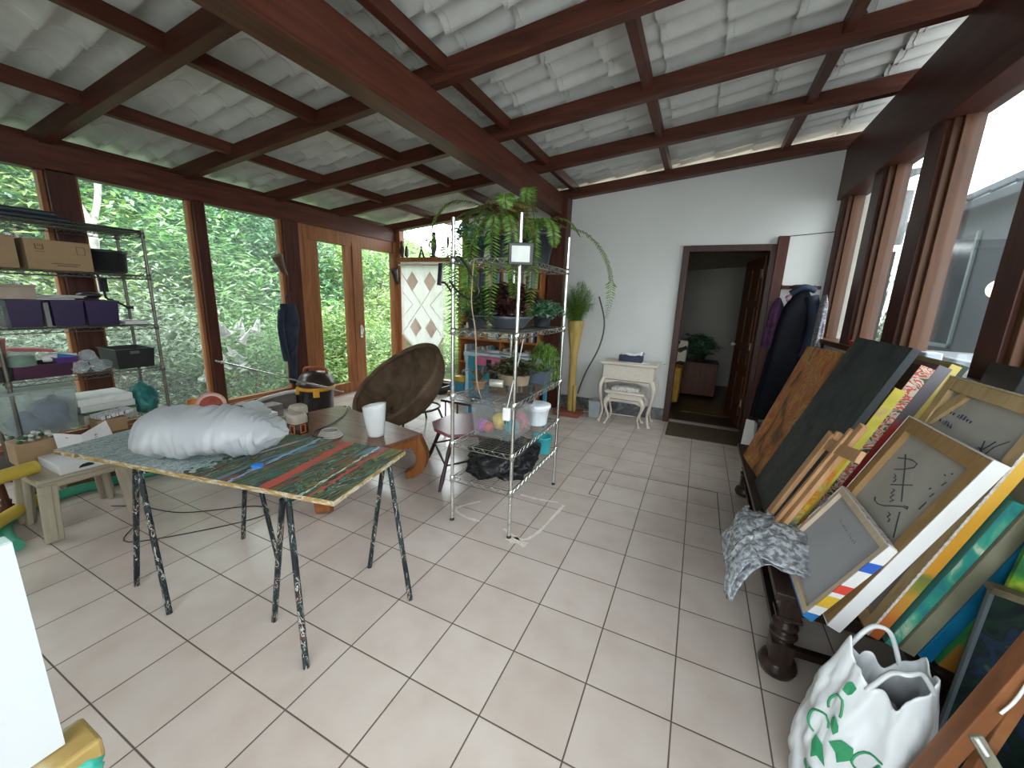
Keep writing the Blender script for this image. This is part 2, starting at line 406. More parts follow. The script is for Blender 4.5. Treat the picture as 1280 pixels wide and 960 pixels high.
# back wall, left bay: transom ledge, panes, then masonry
Y = 4.72
b = B(); b.box(-3.82, -2.30, 4.66, 4.82, 2.20, 2.275); b.box(-3.82, -2.30, 4.70, 4.80, .0, .13)
b.box(-3.82, -3.72, 4.68, 4.80, .0, 2.85); b.box(-2.42, -2.30, 4.70, 4.82, 0, 2.95)
struct(b, f'trim_{k}', framew, .004); k += 1
struct(B().box(-3.72, -2.42, 4.69, 4.71, 2.135, 2.2), f'trim_{k}', M('white_strip', (.72, .68, .64), .5)); k += 1
struct(B().box(-3.73, -2.41, 4.752, 4.757, .12, 2.21), f'window_{wi}', glass); wi += 1
b = B(); b.add([(-3.73, 4.755, 2.27), (-2.41, 4.755, 2.27), (-2.41, 4.755, 2.90), (-3.73, 4.755, 2.78)], [(0, 1, 2, 3)])
struct(b, f'window_{wi}', glass); wi += 1
def gable(b, x0, x1, z0, zt=None):
    t0 = zr(x0) + .02 if zt is None else zt; t1 = zr(x1) + .02 if zt is None else zt
    b.hexa([(x0, 4.72, z0), (x1, 4.72, z0), (x1, 4.86, z0), (x0, 4.86, z0), (x0, 4.72, t0), (x1, 4.72, t1), (x1, 4.86, t1), (x0, 4.86, t0)])
b = B(); gable(b, -2.31, 1.0, 0); gable(b, 1.0, 2.0, 2.36); gable(b, 2.0, 2.72, 0)
struct(b, 'wall_back', white)
b = B()
for x0, x1 in ((-2.3, -.81), (-.55, .985), (2.13, 2.50)): b.box(x0, x1, 4.705, 4.722, 0, .175)
struct(b, 'baseboard_back', paint('grey_marble', [(.35, (.08, .08, .085)), (.55, (.14, .14, .145)), (.62, (.22, .22, .225)), (.7, (.11, .11, .115))], (5, 5, 5), dist=2.5, rough=.3, bmp=0))
# inner doorway with its dark frame and half-open panelled leaf
b = B(); b.box(.985, 1.065, 4.67, 4.90, 0, 2.375); b.box(1.955, 2.02, 4.67, 4.90, 0, 2.375); b.box(1.065, 1.955, 4.668, 4.90, 2.30, 2.378)
struct(b, f'trim_{k}', wood('dark_jamb', (.028, .012, .009), (.06, .026, .018), 'Z', .4), .004); k += 1
struct(B().box(2.015, 2.125, 4.64, 4.74, 0, 2.46), f'trim_{k}', postw, .004); k += 1
struct(B().tube([(2.12, 4.712, 2.465), (2.56, 4.712, 2.50)], .004), f'trim_{k}', darkm); k += 1
H = Vector((1.955, 4.88, 0)); E2 = Vector((1.83, 5.74, 0)); dd = (E2 - H).normalized(); nn = Vector((-dd.y, dd.x, 0))
b = B(); b.bar(H + Vector((0, 0, 1.14)), E2 + Vector((0, 0, 1.14)), .035, 2.26)
for z0, z1 in ((.15, .72), (.84, 1.02), (1.14, 1.62), (1.72, 2.12)):
    for u0, u1 in ((.10, .40), (.48, .78)):
        zc_ = (z0 + z1) / 2
        b.bar(H + dd * u0 + nn * .02 + Vector((0, 0, zc_)), H + dd * u1 + nn * .02 + Vector((0, 0, zc_)), .014, z1 - z0)
d = struct(b, 'door_2', doorw, .004)
b = B(); b.blob(E2 - dd * .06 + nn * .055 + Vector((0, 0, 1.08)), (.026, .026, .026)); b.tube([E2 - dd * .06 + Vector((0, 0, 1.08)), E2 - dd * .06 + nn * .05 + Vector((0, 0, 1.08))], .01)
b.build('door_knob', M('pale_knob', (.75, .72, .66), .3), d)
b = B()
for z in (.35, 1.12, 2.05): b.bar(H + dd * .035 + nn * .021 + Vector((0, 0, z - .05)), H + dd * .035 + nn * .021 + Vector((0, 0, z + .05)), .045, .006, up=nn)
b.build('hinge', M('pale_hinge', (.6, .52, .4), .4), d)

# the room behind the doorway
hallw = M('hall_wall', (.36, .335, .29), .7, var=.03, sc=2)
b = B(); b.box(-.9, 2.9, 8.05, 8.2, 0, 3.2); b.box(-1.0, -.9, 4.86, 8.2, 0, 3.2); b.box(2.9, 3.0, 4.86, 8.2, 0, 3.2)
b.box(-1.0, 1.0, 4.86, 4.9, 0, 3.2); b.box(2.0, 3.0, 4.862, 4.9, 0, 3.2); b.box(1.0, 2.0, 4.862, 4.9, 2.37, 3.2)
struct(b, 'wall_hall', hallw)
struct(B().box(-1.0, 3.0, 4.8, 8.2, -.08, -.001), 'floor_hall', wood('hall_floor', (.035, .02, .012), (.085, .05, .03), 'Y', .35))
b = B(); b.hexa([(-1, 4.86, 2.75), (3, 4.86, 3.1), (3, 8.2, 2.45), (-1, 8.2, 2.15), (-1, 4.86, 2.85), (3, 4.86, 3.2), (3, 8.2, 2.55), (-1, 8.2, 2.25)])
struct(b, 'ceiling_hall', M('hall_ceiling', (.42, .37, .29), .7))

# right wall: low masonry, sill, deep posts, glass, heavy head beam
X = 2.56
struct(B().box(X, X + .16, -2.75, 4.86, 0, 1.28), 'wall_right', white)
struct(B().box(X - .05, X + .17, -2.75, 4.72, 2.83, 3.37), f'trim_{k}', wood('head_beam', (.04, .013, .011), (.085, .028, .022), 'Y', .42), .006); k += 1
struct(B().box(X - .05, X + .17, -2.75, 4.70, 1.27, 1.32), f'trim_{k}', frame_ry, .004); k += 1
for y0, y1 in ((4.58, 4.73), (3.55, 3.76), (2.60, 2.82), (1.50, 1.68), (.42, .62), (-.62, -.42), (-1.75, -1.55)):
    struct(B().box(X - .01, X + .12, y0, y1, 1.30, 2.86), f'trim_{k}', postw, .005); k += 1
    b = B(); b.box(X + .012, X + .15, y0 - .045, y0 + .003, 1.31, 2.85); b.box(X + .05, X + .15, y0 - .075, y0 - .04, 1.31, 2.85); b.box(X + .03, X + .15, y1 - .003, y1 + .05, 1.31, 2.85)
    struct(b, f'trim_{k}', frame_r, .004); k += 1
yy = [4.58, 3.76, 3.55, 2.82, 2.60, 1.68, 1.50, .62, .42, -.42, -.62, -1.55, -1.75, -2.75]
for i in range(0, 14, 2):
    struct(B().box(X + .095, X + .10, yy[i + 1], yy[i], 1.31, 2.84), f'window_{wi}', glassd); wi += 1

# front (behind the photographer): unseen masonry, windows only on the right to shape daylight
Y = -2.75
b = B(); b.box(-3.95, 2.72, Y - .12, Y, 0, .55); b.box(-3.95, 2.72, Y - .12, Y, 2.75, 2.95); b.box(-3.95, .0, Y - .12, Y, .5, 3.2)
struct(b, 'wall_front', white)
b = B()
for x in (.05, 1.3, 2.62): b.box(x - .06, x + .06, Y - .10, Y + .02, .5, 3.0)
struct(b, f'trim_{k}', postw); k += 1
for i, (x0, x1) in enumerate(((.11, 1.24), (1.36, 2.56))):
    struct(B().box(x0, x1, Y - .065, Y - .06, .55, 2.75), f'window_{wi}', glass); wi += 1
portal('skylight_portal_front', (1.33, -2.95, 1.65), (-PI / 2, 0, 0), 2.6, 2.3)
portal('skylight_portal_right', (2.78, 1.0, 2.1), (0, PI / 2, 0), 1.6, 7.4)
portal('skylight_portal_left', (-4.0, .9, 1.4), (0, -PI / 2, 0), 2.5, 7.4)
portal('skylight_portal_back', (-3.1, 4.9, 1.4), (PI / 2, 0, 0), 1.4, 2.8)

# ------------------------------------------------------------------ outdoors
pale = M('pale_concrete', (.36, .355, .34), .8, var=.1, sc=3)  # added paving, kept pale to bounce daylight onto the ceiling
b = B(); b.box(2.72, 16, -14, 22, -.3, -.06); b.box(-3.95, 2.72, -14, -2.87, -.3, -.06)
struct(b, 'ground_patio', pale)
soil = paint('leaf_litter', [(.3, (.02, .035, .012)), (.55, (.05, .075, .022)), (.75, (.09, .07, .035))], (2, 2, 2), dist=.5, rough=.9)
def hill(u, v):
    x = -3.96 - 24 * u; y = -16 + 44 * v
    return Vector((x, y, -.75 + max(0, -x - 6) * .42 + .35 * noise.noise(Vector((x * .4, y * .4, 0)))))
struct(B().grid(hill, 30, 50), 'ground_hillside', soil)
b = B(); b.box(-3.95, 2.72, 8.21, 20, -1.2, -.7); b.box(-3.95, -1.01, 4.87, 8.22, -1.2, -.7)
struct(b, 'ground_garden', soil)

leafA = leaf('leaves_bright', [(0, (.045, .13, .03)), (.3, (.11, .26, .06)), (.65, (.19, .36, .11)), (.88, (.30, .44, .22)), (1, (.5, .56, .42))])
leafB = leaf('leaves_grey', [(0, (.08, .14, .07)), (.35, (.17, .25, .14)), (.7, (.29, .37, .25)), (.9, (.42, .48, .38)), (1, (.6, .62, .56))])
leafC = leaf('leaves_dark', [(0, (.025, .085, .045)), (.4, (.07, .18, .095)), (.75, (.14, .28, .16)), (.92, (.25, .38, .26)), (1, (.42, .5, .42))])
leafD = leaf('leaves_yellow', [(0, (.12, .20, .04)), (.4, (.20, .33, .07)), (.75, (.32, .44, .14)), (1, (.5, .56, .36))])
bark = M('pale_bark', (.30, .28, .25), .9, var=.4, sc=14, bmp=.4); stemm = M('brown_stem', (.09, .06, .04), .9, var=.3)
def leaves(rx, ry, rz, n, size, seed, hole=.45, narrow=.38, droop=.5, clumps=26):
    r = random.Random(seed); b = B(); cs = []
    for _ in range(clumps):
        while True:
            d = Vector((r.uniform(-1, 1), r.uniform(-1, 1), r.uniform(-.8, 1)))
            if hole < d.length < 1: break
        cs.append(Vector((d.x * rx, d.y * ry, rz + d.z * rz)))
    for i in range(n):
        c = r.choice(cs) if r.random() < .85 else Vector((r.uniform(-rx, rx) * .8, r.uniform(-ry, ry) * .8, r.uniform(.1, 1.9) * rz))
        p = c + Vector((r.gauss(0, .23) * rx, r.gauss(0, .23) * ry, r.gauss(0, .17) * rz))
        a = r.uniform(0, 2 * PI); el = r.uniform(-1.1, .6) * droop - .15
        d = Vector((math.cos(a) * math.cos(el), math.sin(a) * math.cos(el), math.sin(el)))
        sd = d.cross(Vector((r.uniform(-.5, .5), r.uniform(-.5, .5), 1))).normalized(); up = sd.cross(d)
        L = size * r.uniform(.6, 1.25); w = L * narrow
        b.add([p, p + d * L * .5 + sd * w * .5 + up * w * .18, p + d * L, p + d * L * .5 - sd * w * .5 + up * w * .18], [(0, 1, 2), (0, 2, 3)])
    return b
def shrub(name, mat, dims, n, size, seed, trunk, label, cat, trunkm=stemm, **k):
    t = thing(name, (0, 0, 0), label, cat)
    leaves(*dims, n, size, seed, **k).build('foliage', mat, t)
    b = B(); r = random.Random(seed)
    for q in range(trunk[1]):
        a = r.uniform(0, 6.28); e = r.uniform(.2, .75)
        b.tube(bez([(math.cos(a) * .05, math.sin(a) * .05, -.8), (math.cos(a) * dims[0] * .15, math.sin(a) * dims[1] * .15, dims[2] * .5), (math.cos(a) * dims[0] * e, math.sin(a) * dims[1] * e, dims[2] * 1.4)], 4), [trunk[0] * (1 - .08 * i) for i in range(9)], 6)
    b.build('stem', trunkm, t)
    return t
protos = [
    shrub('leafy_shrub', leafA, (1.0, 1.0, .85), 9000, .115, 1, (.03, 6), 'p', 'shrub', narrow=.3),
    shrub('twiggy_shrub', leafB, (1.1, 1.1, .85), 10000, .075, 2, (.02, 12), 'p', 'shrub', narrow=.4),
    shrub('garden_tree', leafC, (1.6, 1.6, 1.5), 16000, .115, 3, (.08, 4), 'p', 'tree', clumps=40),
    shrub('yellow_green_shrub', leafD, (1.0, 1.0, .9), 9000, .095, 4, (.025, 7), 'p', 'shrub', narrow=.45)]
spots = [  # proto, x, y, z, scale, rz, label
    (0, -5.35, 2.75, -.55, (1.0, 1.0, 1.15), 0, 'bright green long-leaved shrub with white trumpet blooms outside the tall pane'),
    (0, -6.9, 4.5, -.6, 1.5, 1.2, 'bright green shrub outside the glass door, beside the pale trunk'),
    (3, -5.6, 4.9, -.8, 1.15, .4, 'low yellow-green shrub outside the narrow sliding pane'),
    (1, -5.5, 1.15, -.6, 1.05, .2, 'grey-green twiggy shrub outside, behind the end of the wire rack'),
    (1, -6.4, .1, -.3, 1.25, 2.0, 'pale twiggy shrub outside, behind the purple bins'),
    (1, -5.6, -1.0, -.4, 1.2, 3.0, 'pale twiggy shrub outside beyond the left edge of the rack'),
    (1, -6.5, 1.9, -.4, 1.35, 1.4, 'washed-out grey-green shrub outside beside the slim window post'),
    (3, -7.9, 1.4, .5, 1.5, .9, 'yellow-green shrub on the slope above the twiggy shrubs'),
    (0, -8.2, 3.3, .3, 1.7, 2.2, 'tall bright green bush on the slope behind the white blooms'),
    (2, -9.2, 5.8, -.2, 1.25, .3, 'dark blue-green tree up the slope, seen over the glass door'),
    (2, -9.3, 2.2, .4, 1.35, 1.1, 'dark green tree up the slope behind the slim window post'),
    (2, -9.6, -.8, .6, 1.4, 2.1, 'dark green tree up the slope above the cardboard boxes'),
    (3, -8.6, 8.6, -.2, 1.9, 1.9, 'yellow-green tree crown outside beyond the narrow sliding pane'),
    (1, -8.2, -2.6, .2, 1.9, .5, 'grey-green thicket outside at the far left of the slope'),
    (2, -12.5, 4.0, 1.8, 1.9, 2.6, 'big dark tree at the top of the slope, middle of the windows'),
    (2, -13, -.5, 2.0, 2.0, .8, 'big dark tree at the top of the slope over the wire rack'),
    (2, -12.5, 9.0, 1.3, 2.0, 1.5, 'big dark tree at the top of the slope, over the sliding door'),
    (0, -11.0, 12.5, .3, 2.2, .6, 'bright green tree crown outside, next to the macrame curtain'),
    (3, -5.0, 10.5, -.8, 1.3, .2, 'pale yellow-green bush outside behind the macrame curtain'),
    (1, -3.0, 12.0, -.8, 1.6, 2.4, 'pale grey-green bush outside behind the bookcase end'),
    (0, -6.3, 7.4, -.9, 1.2, 2.9, 'bright green bush outside at the corner of the glazing'),
    (3, -10.5, .9, 1.6, 1.7, 2.2, 'light green tree on the upper slope seen between the dark trees'),
    (0, -10.6, 4.2, 1.2, 1.9, .1, 'bright green tree on the upper slope under the beam'),
    (1, -10.4, 7.2, .9, 1.8, 1.2, 'grey-green tree on the upper slope over the sliding door'),
]
used = set()
for pi, x, y, z, s, rz, lb in spots:
    o = protos[pi]
    if pi in used: o = dup(o)
    used.add(pi)
    o.location = (x, y, z); o.rotation_euler = (0, 0, rz); o.scale = s if isinstance(s, tuple) else (s, s, s); o['label'] = lb; o['group'] = 'garden greenery beyond the glazing'
# trees far off beyond the neighbour's roof
for x, y, z, s, lb in ((7.5, 19, 0, 2.2, 'faint green tree far behind the white outbuilding'), (12, 15, 0, 2.4, 'faint green tree crown behind the slate roof')):
    o = dup(protos[1], (x, y, z), lb, 1.0, s); o['group'] = 'trees beyond the neighbouring roofs'
# white trumpet blooms
t = thing('trumpet_flowers', (-5.2, 2.6, .5), 'cluster of white hanging trumpet flowers on the long-leaved shrub', 'flowers')
petal = M('white_petal', (.62, .61, .60), .6, var=.05)
r = random.Random(5)
for i in range(17):
    y = r.uniform(2.02, 2.82); z = r.uniform(.42, 1.12); x = -4.95 + r.uniform(-.12, .2); q = r.uniform(.8, 1.15)
    ax = Vector((r.uniform(-.7, .5), r.uniform(-.8, .8), 1))
    B().lathe([(.075 * q, -.10 * q), (.082 * q, -.125 * q), (.05 * q, -.10 * q), (.030 * q, -.04 * q), (.022 * q, .03 * q), (.012 * q, .09 * q), (.005 * q, .12 * q)], (x, y, z), 10, axis=ax).build('flower', petal, t)
# pale trunks
b = B(); b.tube(bez([(-6.0, 1.35, -.5), (-6.0, 1.38, 1.6), (-6.0, 1.42, 2.3), (-6.05, 1.22, 2.9), (-6.1, 1.05, 3.6)], 4), .05, 8); b.tube(bez([(-6.0, 1.42, 2.3), (-6.0, 1.55, 2.8), (-6.0, 1.6, 3.6)], 4), .035, 8)
one(b, 'tree_trunk', bark, 'pale forked trunk outside, beside the wide window post', 'tree trunk')
b = B(); b.tube(bez([(-6.0, 5.72, -.8), (-6.0, 5.86, .4), (-6.0, 5.72, 1.4), (-6.0, 5.84, 2.2), (-6.05, 5.64, 3.2), (-6.1, 5.9, 4.5)], 5), [.14 - .0022 * i for i in range(26)], 10)
one(b, 'tree_trunk', bark, 'thick whitish trunk outside, seen through the sliding door', 'tree trunk')

# neighbouring house across the patio
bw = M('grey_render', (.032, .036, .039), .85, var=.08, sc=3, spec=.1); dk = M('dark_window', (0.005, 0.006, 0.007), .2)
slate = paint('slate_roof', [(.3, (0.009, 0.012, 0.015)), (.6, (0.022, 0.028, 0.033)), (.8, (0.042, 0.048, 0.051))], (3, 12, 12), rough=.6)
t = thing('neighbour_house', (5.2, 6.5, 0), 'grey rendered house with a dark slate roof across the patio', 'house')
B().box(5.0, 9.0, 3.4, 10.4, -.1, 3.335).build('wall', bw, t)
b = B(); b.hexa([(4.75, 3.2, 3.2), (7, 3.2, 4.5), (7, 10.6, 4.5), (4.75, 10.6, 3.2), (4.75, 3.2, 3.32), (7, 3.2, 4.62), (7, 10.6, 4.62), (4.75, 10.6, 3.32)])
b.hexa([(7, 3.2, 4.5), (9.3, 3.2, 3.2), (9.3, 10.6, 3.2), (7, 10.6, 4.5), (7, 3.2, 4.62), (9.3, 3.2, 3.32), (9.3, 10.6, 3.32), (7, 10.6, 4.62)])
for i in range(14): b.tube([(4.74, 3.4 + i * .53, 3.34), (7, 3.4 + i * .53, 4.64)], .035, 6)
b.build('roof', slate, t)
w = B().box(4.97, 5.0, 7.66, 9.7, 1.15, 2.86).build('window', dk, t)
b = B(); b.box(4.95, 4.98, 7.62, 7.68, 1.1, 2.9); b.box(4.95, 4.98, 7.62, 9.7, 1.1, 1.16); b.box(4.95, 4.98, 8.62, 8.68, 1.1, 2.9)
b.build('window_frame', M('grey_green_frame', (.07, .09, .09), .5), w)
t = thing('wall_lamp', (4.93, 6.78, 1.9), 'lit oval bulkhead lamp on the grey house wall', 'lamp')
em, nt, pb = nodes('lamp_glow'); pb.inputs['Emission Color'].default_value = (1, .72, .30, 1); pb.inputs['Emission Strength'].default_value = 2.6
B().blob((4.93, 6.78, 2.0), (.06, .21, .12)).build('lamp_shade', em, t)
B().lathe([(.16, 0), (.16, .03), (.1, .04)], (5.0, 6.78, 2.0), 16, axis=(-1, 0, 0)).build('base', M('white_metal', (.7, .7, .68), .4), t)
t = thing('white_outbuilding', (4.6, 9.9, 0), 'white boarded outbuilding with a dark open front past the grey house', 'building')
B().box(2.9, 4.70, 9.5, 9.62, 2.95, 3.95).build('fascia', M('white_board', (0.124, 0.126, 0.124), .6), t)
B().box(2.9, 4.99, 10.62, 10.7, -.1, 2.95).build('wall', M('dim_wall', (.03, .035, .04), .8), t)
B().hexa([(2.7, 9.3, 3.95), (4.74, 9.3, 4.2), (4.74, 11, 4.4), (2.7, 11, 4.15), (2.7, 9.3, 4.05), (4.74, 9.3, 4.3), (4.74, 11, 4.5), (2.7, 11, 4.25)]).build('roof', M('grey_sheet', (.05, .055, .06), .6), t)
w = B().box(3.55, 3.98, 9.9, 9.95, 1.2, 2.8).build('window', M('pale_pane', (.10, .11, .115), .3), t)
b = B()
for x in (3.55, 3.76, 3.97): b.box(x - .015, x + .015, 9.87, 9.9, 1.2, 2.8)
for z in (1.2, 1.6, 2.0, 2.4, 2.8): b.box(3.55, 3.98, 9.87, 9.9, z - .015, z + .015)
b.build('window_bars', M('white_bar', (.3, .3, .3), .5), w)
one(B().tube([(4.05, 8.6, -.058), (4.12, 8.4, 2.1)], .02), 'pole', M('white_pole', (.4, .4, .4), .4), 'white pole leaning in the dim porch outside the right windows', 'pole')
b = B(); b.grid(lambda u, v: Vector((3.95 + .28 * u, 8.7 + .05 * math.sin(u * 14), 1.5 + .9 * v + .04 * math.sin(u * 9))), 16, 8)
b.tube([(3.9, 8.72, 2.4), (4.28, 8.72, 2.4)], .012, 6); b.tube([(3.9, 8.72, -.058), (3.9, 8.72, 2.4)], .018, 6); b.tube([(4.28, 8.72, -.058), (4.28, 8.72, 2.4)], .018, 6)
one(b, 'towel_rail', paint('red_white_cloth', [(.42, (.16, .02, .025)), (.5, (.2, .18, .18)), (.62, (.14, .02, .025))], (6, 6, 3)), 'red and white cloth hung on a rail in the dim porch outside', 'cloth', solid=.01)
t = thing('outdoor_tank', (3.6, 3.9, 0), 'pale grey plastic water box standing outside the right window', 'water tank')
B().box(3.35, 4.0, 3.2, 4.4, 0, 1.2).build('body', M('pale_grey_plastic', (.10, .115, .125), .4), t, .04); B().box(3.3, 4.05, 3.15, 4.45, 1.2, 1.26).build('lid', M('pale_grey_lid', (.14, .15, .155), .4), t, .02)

# ------------------------------------------------------------------ shared stuff for the objects
steel = M('rack_chrome', (.60, .60, .57), .25, 1, var=.05); steeld = M('rack_dark_wire', (.16, .15, .13), .4, .8, var=.25)
cardb = M('cardboard', (.30, .195, .105), .8, var=.06, sc=20); cardd = M('cardboard_ink', (.13, .075, .04), .8)
whitep = M('white_plastic', (.68, .68, .66), .4, var=.03); paperw = M('white_paper', (.62, .60, .59), .75, var=.04)
purple = M('purple_plastic', (.022, .008, .05), .4, var=.2); purpl2 = M('bright_purple_plastic', (.065, .015, .13), .4, var=.2)
def wire_shelf(b, x0, x1, y0, y1, z, along='X', step=.026, zig=.07):
    r = .0032
    for zz in (z - .004, z - .034):
        for p, q in (((x0, y0), (x1, y0)), ((x1, y0), (x1, y1)), ((x1, y1), (x0, y1)), ((x0, y1), (x0, y0))):
            b.tube([(*p, zz), (*q, zz)], .0038, 5)
    def zz_(p, q):
        p = Vector(p); q = Vector(q); n = max(2, int((q - p).length / zig)); pts = []
        for i in range(2 * n + 1): pts.append(p.lerp(q, i / (2 * n)) + Vector((0, 0, -.004 if i % 2 == 0 else -.034)))
        b.tube(pts, .0026, 4, sm=False)
    zz_((x0, y0, z), (x1, y0, z)); zz_((x1, y0, z), (x1, y1, z)); zz_((x0, y1, z), (x1, y1, z)); zz_((x0, y0, z), (x0, y1, z))
    if along == 'X':
        n = int((y1 - y0) / step)
        for i in range(1, n): b.tube([(x0, y0 + (y1 - y0) * i / n, z), (x1, y0 + (y1 - y0) * i / n, z)], .0019, 4, caps=False)
        for f in (.33, .67): b.tube([(x0 + (x1 - x0) * f, y0, z - .005), (x0 + (x1 - x0) * f, y1, z - .005)], .003, 4)
    else:
        n = int((x1 - x0) / step)
        for i in range(1, n): b.tube([(x0 + (x1 - x0) * i / n, y0, z), (x0 + (x1 - x0) * i / n, y1, z)], .0019, 4, caps=False)
        for f in (.33, .67): b.tube([(x0, y0 + (y1 - y0) * f, z - .005), (x1, y0 + (y1 - y0) * f, z - .005)], .003, 4)
def rack(name, x0, x1, y0, y1, zs, top, mat, label):
    t = thing(name, ((x0 + x1) / 2, (y0 + y1) / 2, 0), label, 'shelving rack')
    for x in (x0, x1):
        for y in (y0, y1):
            b = B(); b.tube([(x, y, .02), (x, y, top)], .0125, 12)
            z = .1
            while z < top - .02: b.tube([(x, y, z), (x, y, z + .003)], .0133, 12); z += .0254 * 2
            for z in zs: b.lathe([(.014, z - .04), (.019, z - .038), (.017, z + .008), (.0135, z + .01)], (x, y, 0), 12)
            p = b.build('post', mat, t)
            B().lathe([(.016, 0), (.016, .012), (.009, .022)], (x, y, 0), 12).build('foot', blackp, p)
    for z in zs:
        b = B(); wire_shelf(b, x0, x1, y0, y1, z); b.build('shelf', mat, t)
    return t
def tub(b, c, w, d, h, t=.004, taper=.88, lip=.008, mi=0):
    """open box with slanting sides"""
    x, y, z = c
    o = [(-1, -1), (1, -1), (1, 1), (-1, 1)]
    ring = lambda s, zz, e: [(x + a * (w / 2 * s + e), y + q * (d / 2 * s + e), zz) for a, q in o]
    R = [ring(taper, z, 0), ring(1, z + h, 0), ring(1, z + h, lip), ring(1, z + h + .006, lip), ring(1, z + h + .006, -t), ring(taper, z + t, -t)]
    vs = [p for r_ in R for p in r_]; fs = [(3, 2, 1, 0)]
    for i in range(5): fs += [(i * 4 + j, i * 4 + (j + 1) % 4, i * 4 + 4 + (j + 1) % 4, i * 4 + 4 + j) for j in range(4)]
    fs.append((20, 21, 22, 23)); b.add(vs, fs, mi); return b
def carton(b, x0, x1, y0, y1, z0, z1): b.box(x0, x1, y0, y1, z0, z1); return b

# ------------------------------------------------------------------ painted work board on two trestles
brd, nt, pb = nodes('splattered_board'); pb.inputs['Roughness'].default_value = .6
ang = math.atan2(.33, 1.691)
v1 = coord(nt, (10, 1.5, 1), (0, 0, -ang)); v2 = coord(nt, (46, 11, 1), (0, 0, -ang + .15)); v3 = coord(nt, (1, 1, 1), (0, 0, -ang))
n1 = N(nt, 'ShaderNodeTexNoise'); n1.inputs['Scale'].default_value = 1; n1.inputs['Detail'].default_value = 6; n1.inputs['Distortion'].default_value = .6; nt.links.new(v1, n1.inputs['Vector'])
n2 = N(nt, 'ShaderNodeTexNoise'); n2.inputs['Scale'].default_value = 1; n2.inputs['Detail'].default_value = 5; n2.inputs['Distortion'].default_value = 1.5; nt.links.new(v2, n2.inputs['Vector'])
ca = ramp(nt, n1.outputs['Fac'], [(.0, (.03, .03, .025)), (.34, (.10, .095, .03)), (.375, (.02, .10, .07)), (.40, (.035, .045, .02)), (.425, (.20, .17, .05)), (.445, (.03, .028, .02)), (.465, (.05, .19, .15)), (.485, (.06, .07, .02)), (.505, (.30, .31, .27)), (.515, (.045, .035, .025)), (.54, (.02, .13, .09)), (.56, (.12, .11, .03)), (.58, (.24, .05, .035)), (.60, (.04, .05, .03)), (.63, (.08, .22, .20)), (.66, (.10, .15, .30)), (.70, (.45, .40, .32))], 'CONSTANT')
cb_ = ramp(nt, n2.outputs['Fac'], [(0, (.10, .12, .12)), (.36, (.30, .37, .38)), (.44, (.06, .17, .15)), (.48, (.42, .46, .46)), (.55, (.18, .20, .21)), (.6, (.5, .5, .48)), (.68, (.10, .20, .18))], 'CONSTANT')
sp = N(nt, 'ShaderNodeSeparateXYZ'); nt.links.new(v3, sp.inputs[0])
mr = N(nt, 'ShaderNodeMapRange'); mr.inputs['From Min'].default_value = .22; mr.inputs['From Max'].default_value = -.12; nt.links.new(sp.outputs['X'], mr.inputs['Value'])
n3 = N(nt, 'ShaderNodeTexNoise'); n3.inputs['Scale'].default_value = 30; n3.inputs['Detail'].default_value = 4; nt.links.new(v3, n3.inputs['Vector'])
ad = N(nt, 'ShaderNodeMath', operation='MULTIPLY_ADD'); ad.inputs[1].default_value = 1.6; nt.links.new(n3.outputs['Fac'], ad.inputs[0]); ad.inputs[2].default_value = -.8
a2 = N(nt, 'ShaderNodeMath', operation='ADD'); nt.links.new(ad.outputs[0], a2.inputs[0]); nt.links.new(mr.outputs[0], a2.inputs[1])
st = N(nt, 'ShaderNodeMath', operation='GREATER_THAN'); st.inputs[1].default_value = .5; nt.links.new(a2.outputs[0], st.inputs[0])
mxc = N(nt, 'ShaderNodeMixRGB'); nt.links.new(st.outputs[0], mxc.inputs[0]); nt.links.new(ca, mxc.inputs[1]); nt.links.new(cb_, mxc.inputs[2])
# one broad red sweep and a thin one near the end of the board
last = mxc.outputs[0]
for x0, w, c in ((.50, .028, (.42, .07, .045)), (.74, .010, (.40, .06, .05)), (.30, .010, (.22, .32, .52)), (.70, .004, (.6, .55, .5))):
    sb = N(nt, 'ShaderNodeMath', operation='SUBTRACT'); sb.inputs[1].default_value = x0; nt.links.new(sp.outputs['X'], sb.inputs[0])
    s2 = N(nt, 'ShaderNodeMath', operation='MULTIPLY_ADD'); s2.inputs[1].default_value = .06; nt.links.new(n2.outputs['Fac'], s2.inputs[0]); nt.links.new(sb.outputs[0], s2.inputs[2])
    s3 = N(nt, 'ShaderNodeMath', operation='SUBTRACT'); s3.inputs[1].default_value = .03; nt.links.new(s2.outputs[0], s3.inputs[0])
    ab = N(nt, 'ShaderNodeMath', operation='ABSOLUTE'); nt.links.new(s3.outputs[0], ab.inputs[0])
    lt = N(nt, 'ShaderNodeMath', operation='LESS_THAN'); lt.inputs[1].default_value = w; nt.links.new(ab.outputs[0], lt.inputs[0])
    mm = N(nt, 'ShaderNodeMixRGB'); nt.links.new(lt.outputs[0], mm.inputs[0]); nt.links.new(last, mm.inputs[1]); mm.inputs[2].default_value = (*c, 1); last = mm.outputs[0]
nt.links.new(last, pb.inputs['Base Color']); bump(nt, pb, n2.outputs['Fac'], .35, .01)
splat = paint('splattered_steel', [(.3, (.014, .014, .017)), (.44, (.02, .022, .026)), (.47, (.06, .13, .12)), (.485, (.016, .016, .02)), (.535, (.018, .018, .02)), (.56, (.40, .39, .36)), (.59, (.03, .02, .02)), (.635, (.26, .10, .06)), (.655, (.02, .02, .025)), (.70, (.30, .32, .12))], (34, 34, 9), dist=1, rough=.4, interp='CONSTANT')
rawedge = paint('raw_board_edge', [(.35, (.24, .155, .06)), (.5, (.36, .25, .10)), (.58, (.5, .46, .38)), (.66, (.18, .10, .04))], (14, 14, 40), dist=.6, rough=.7)
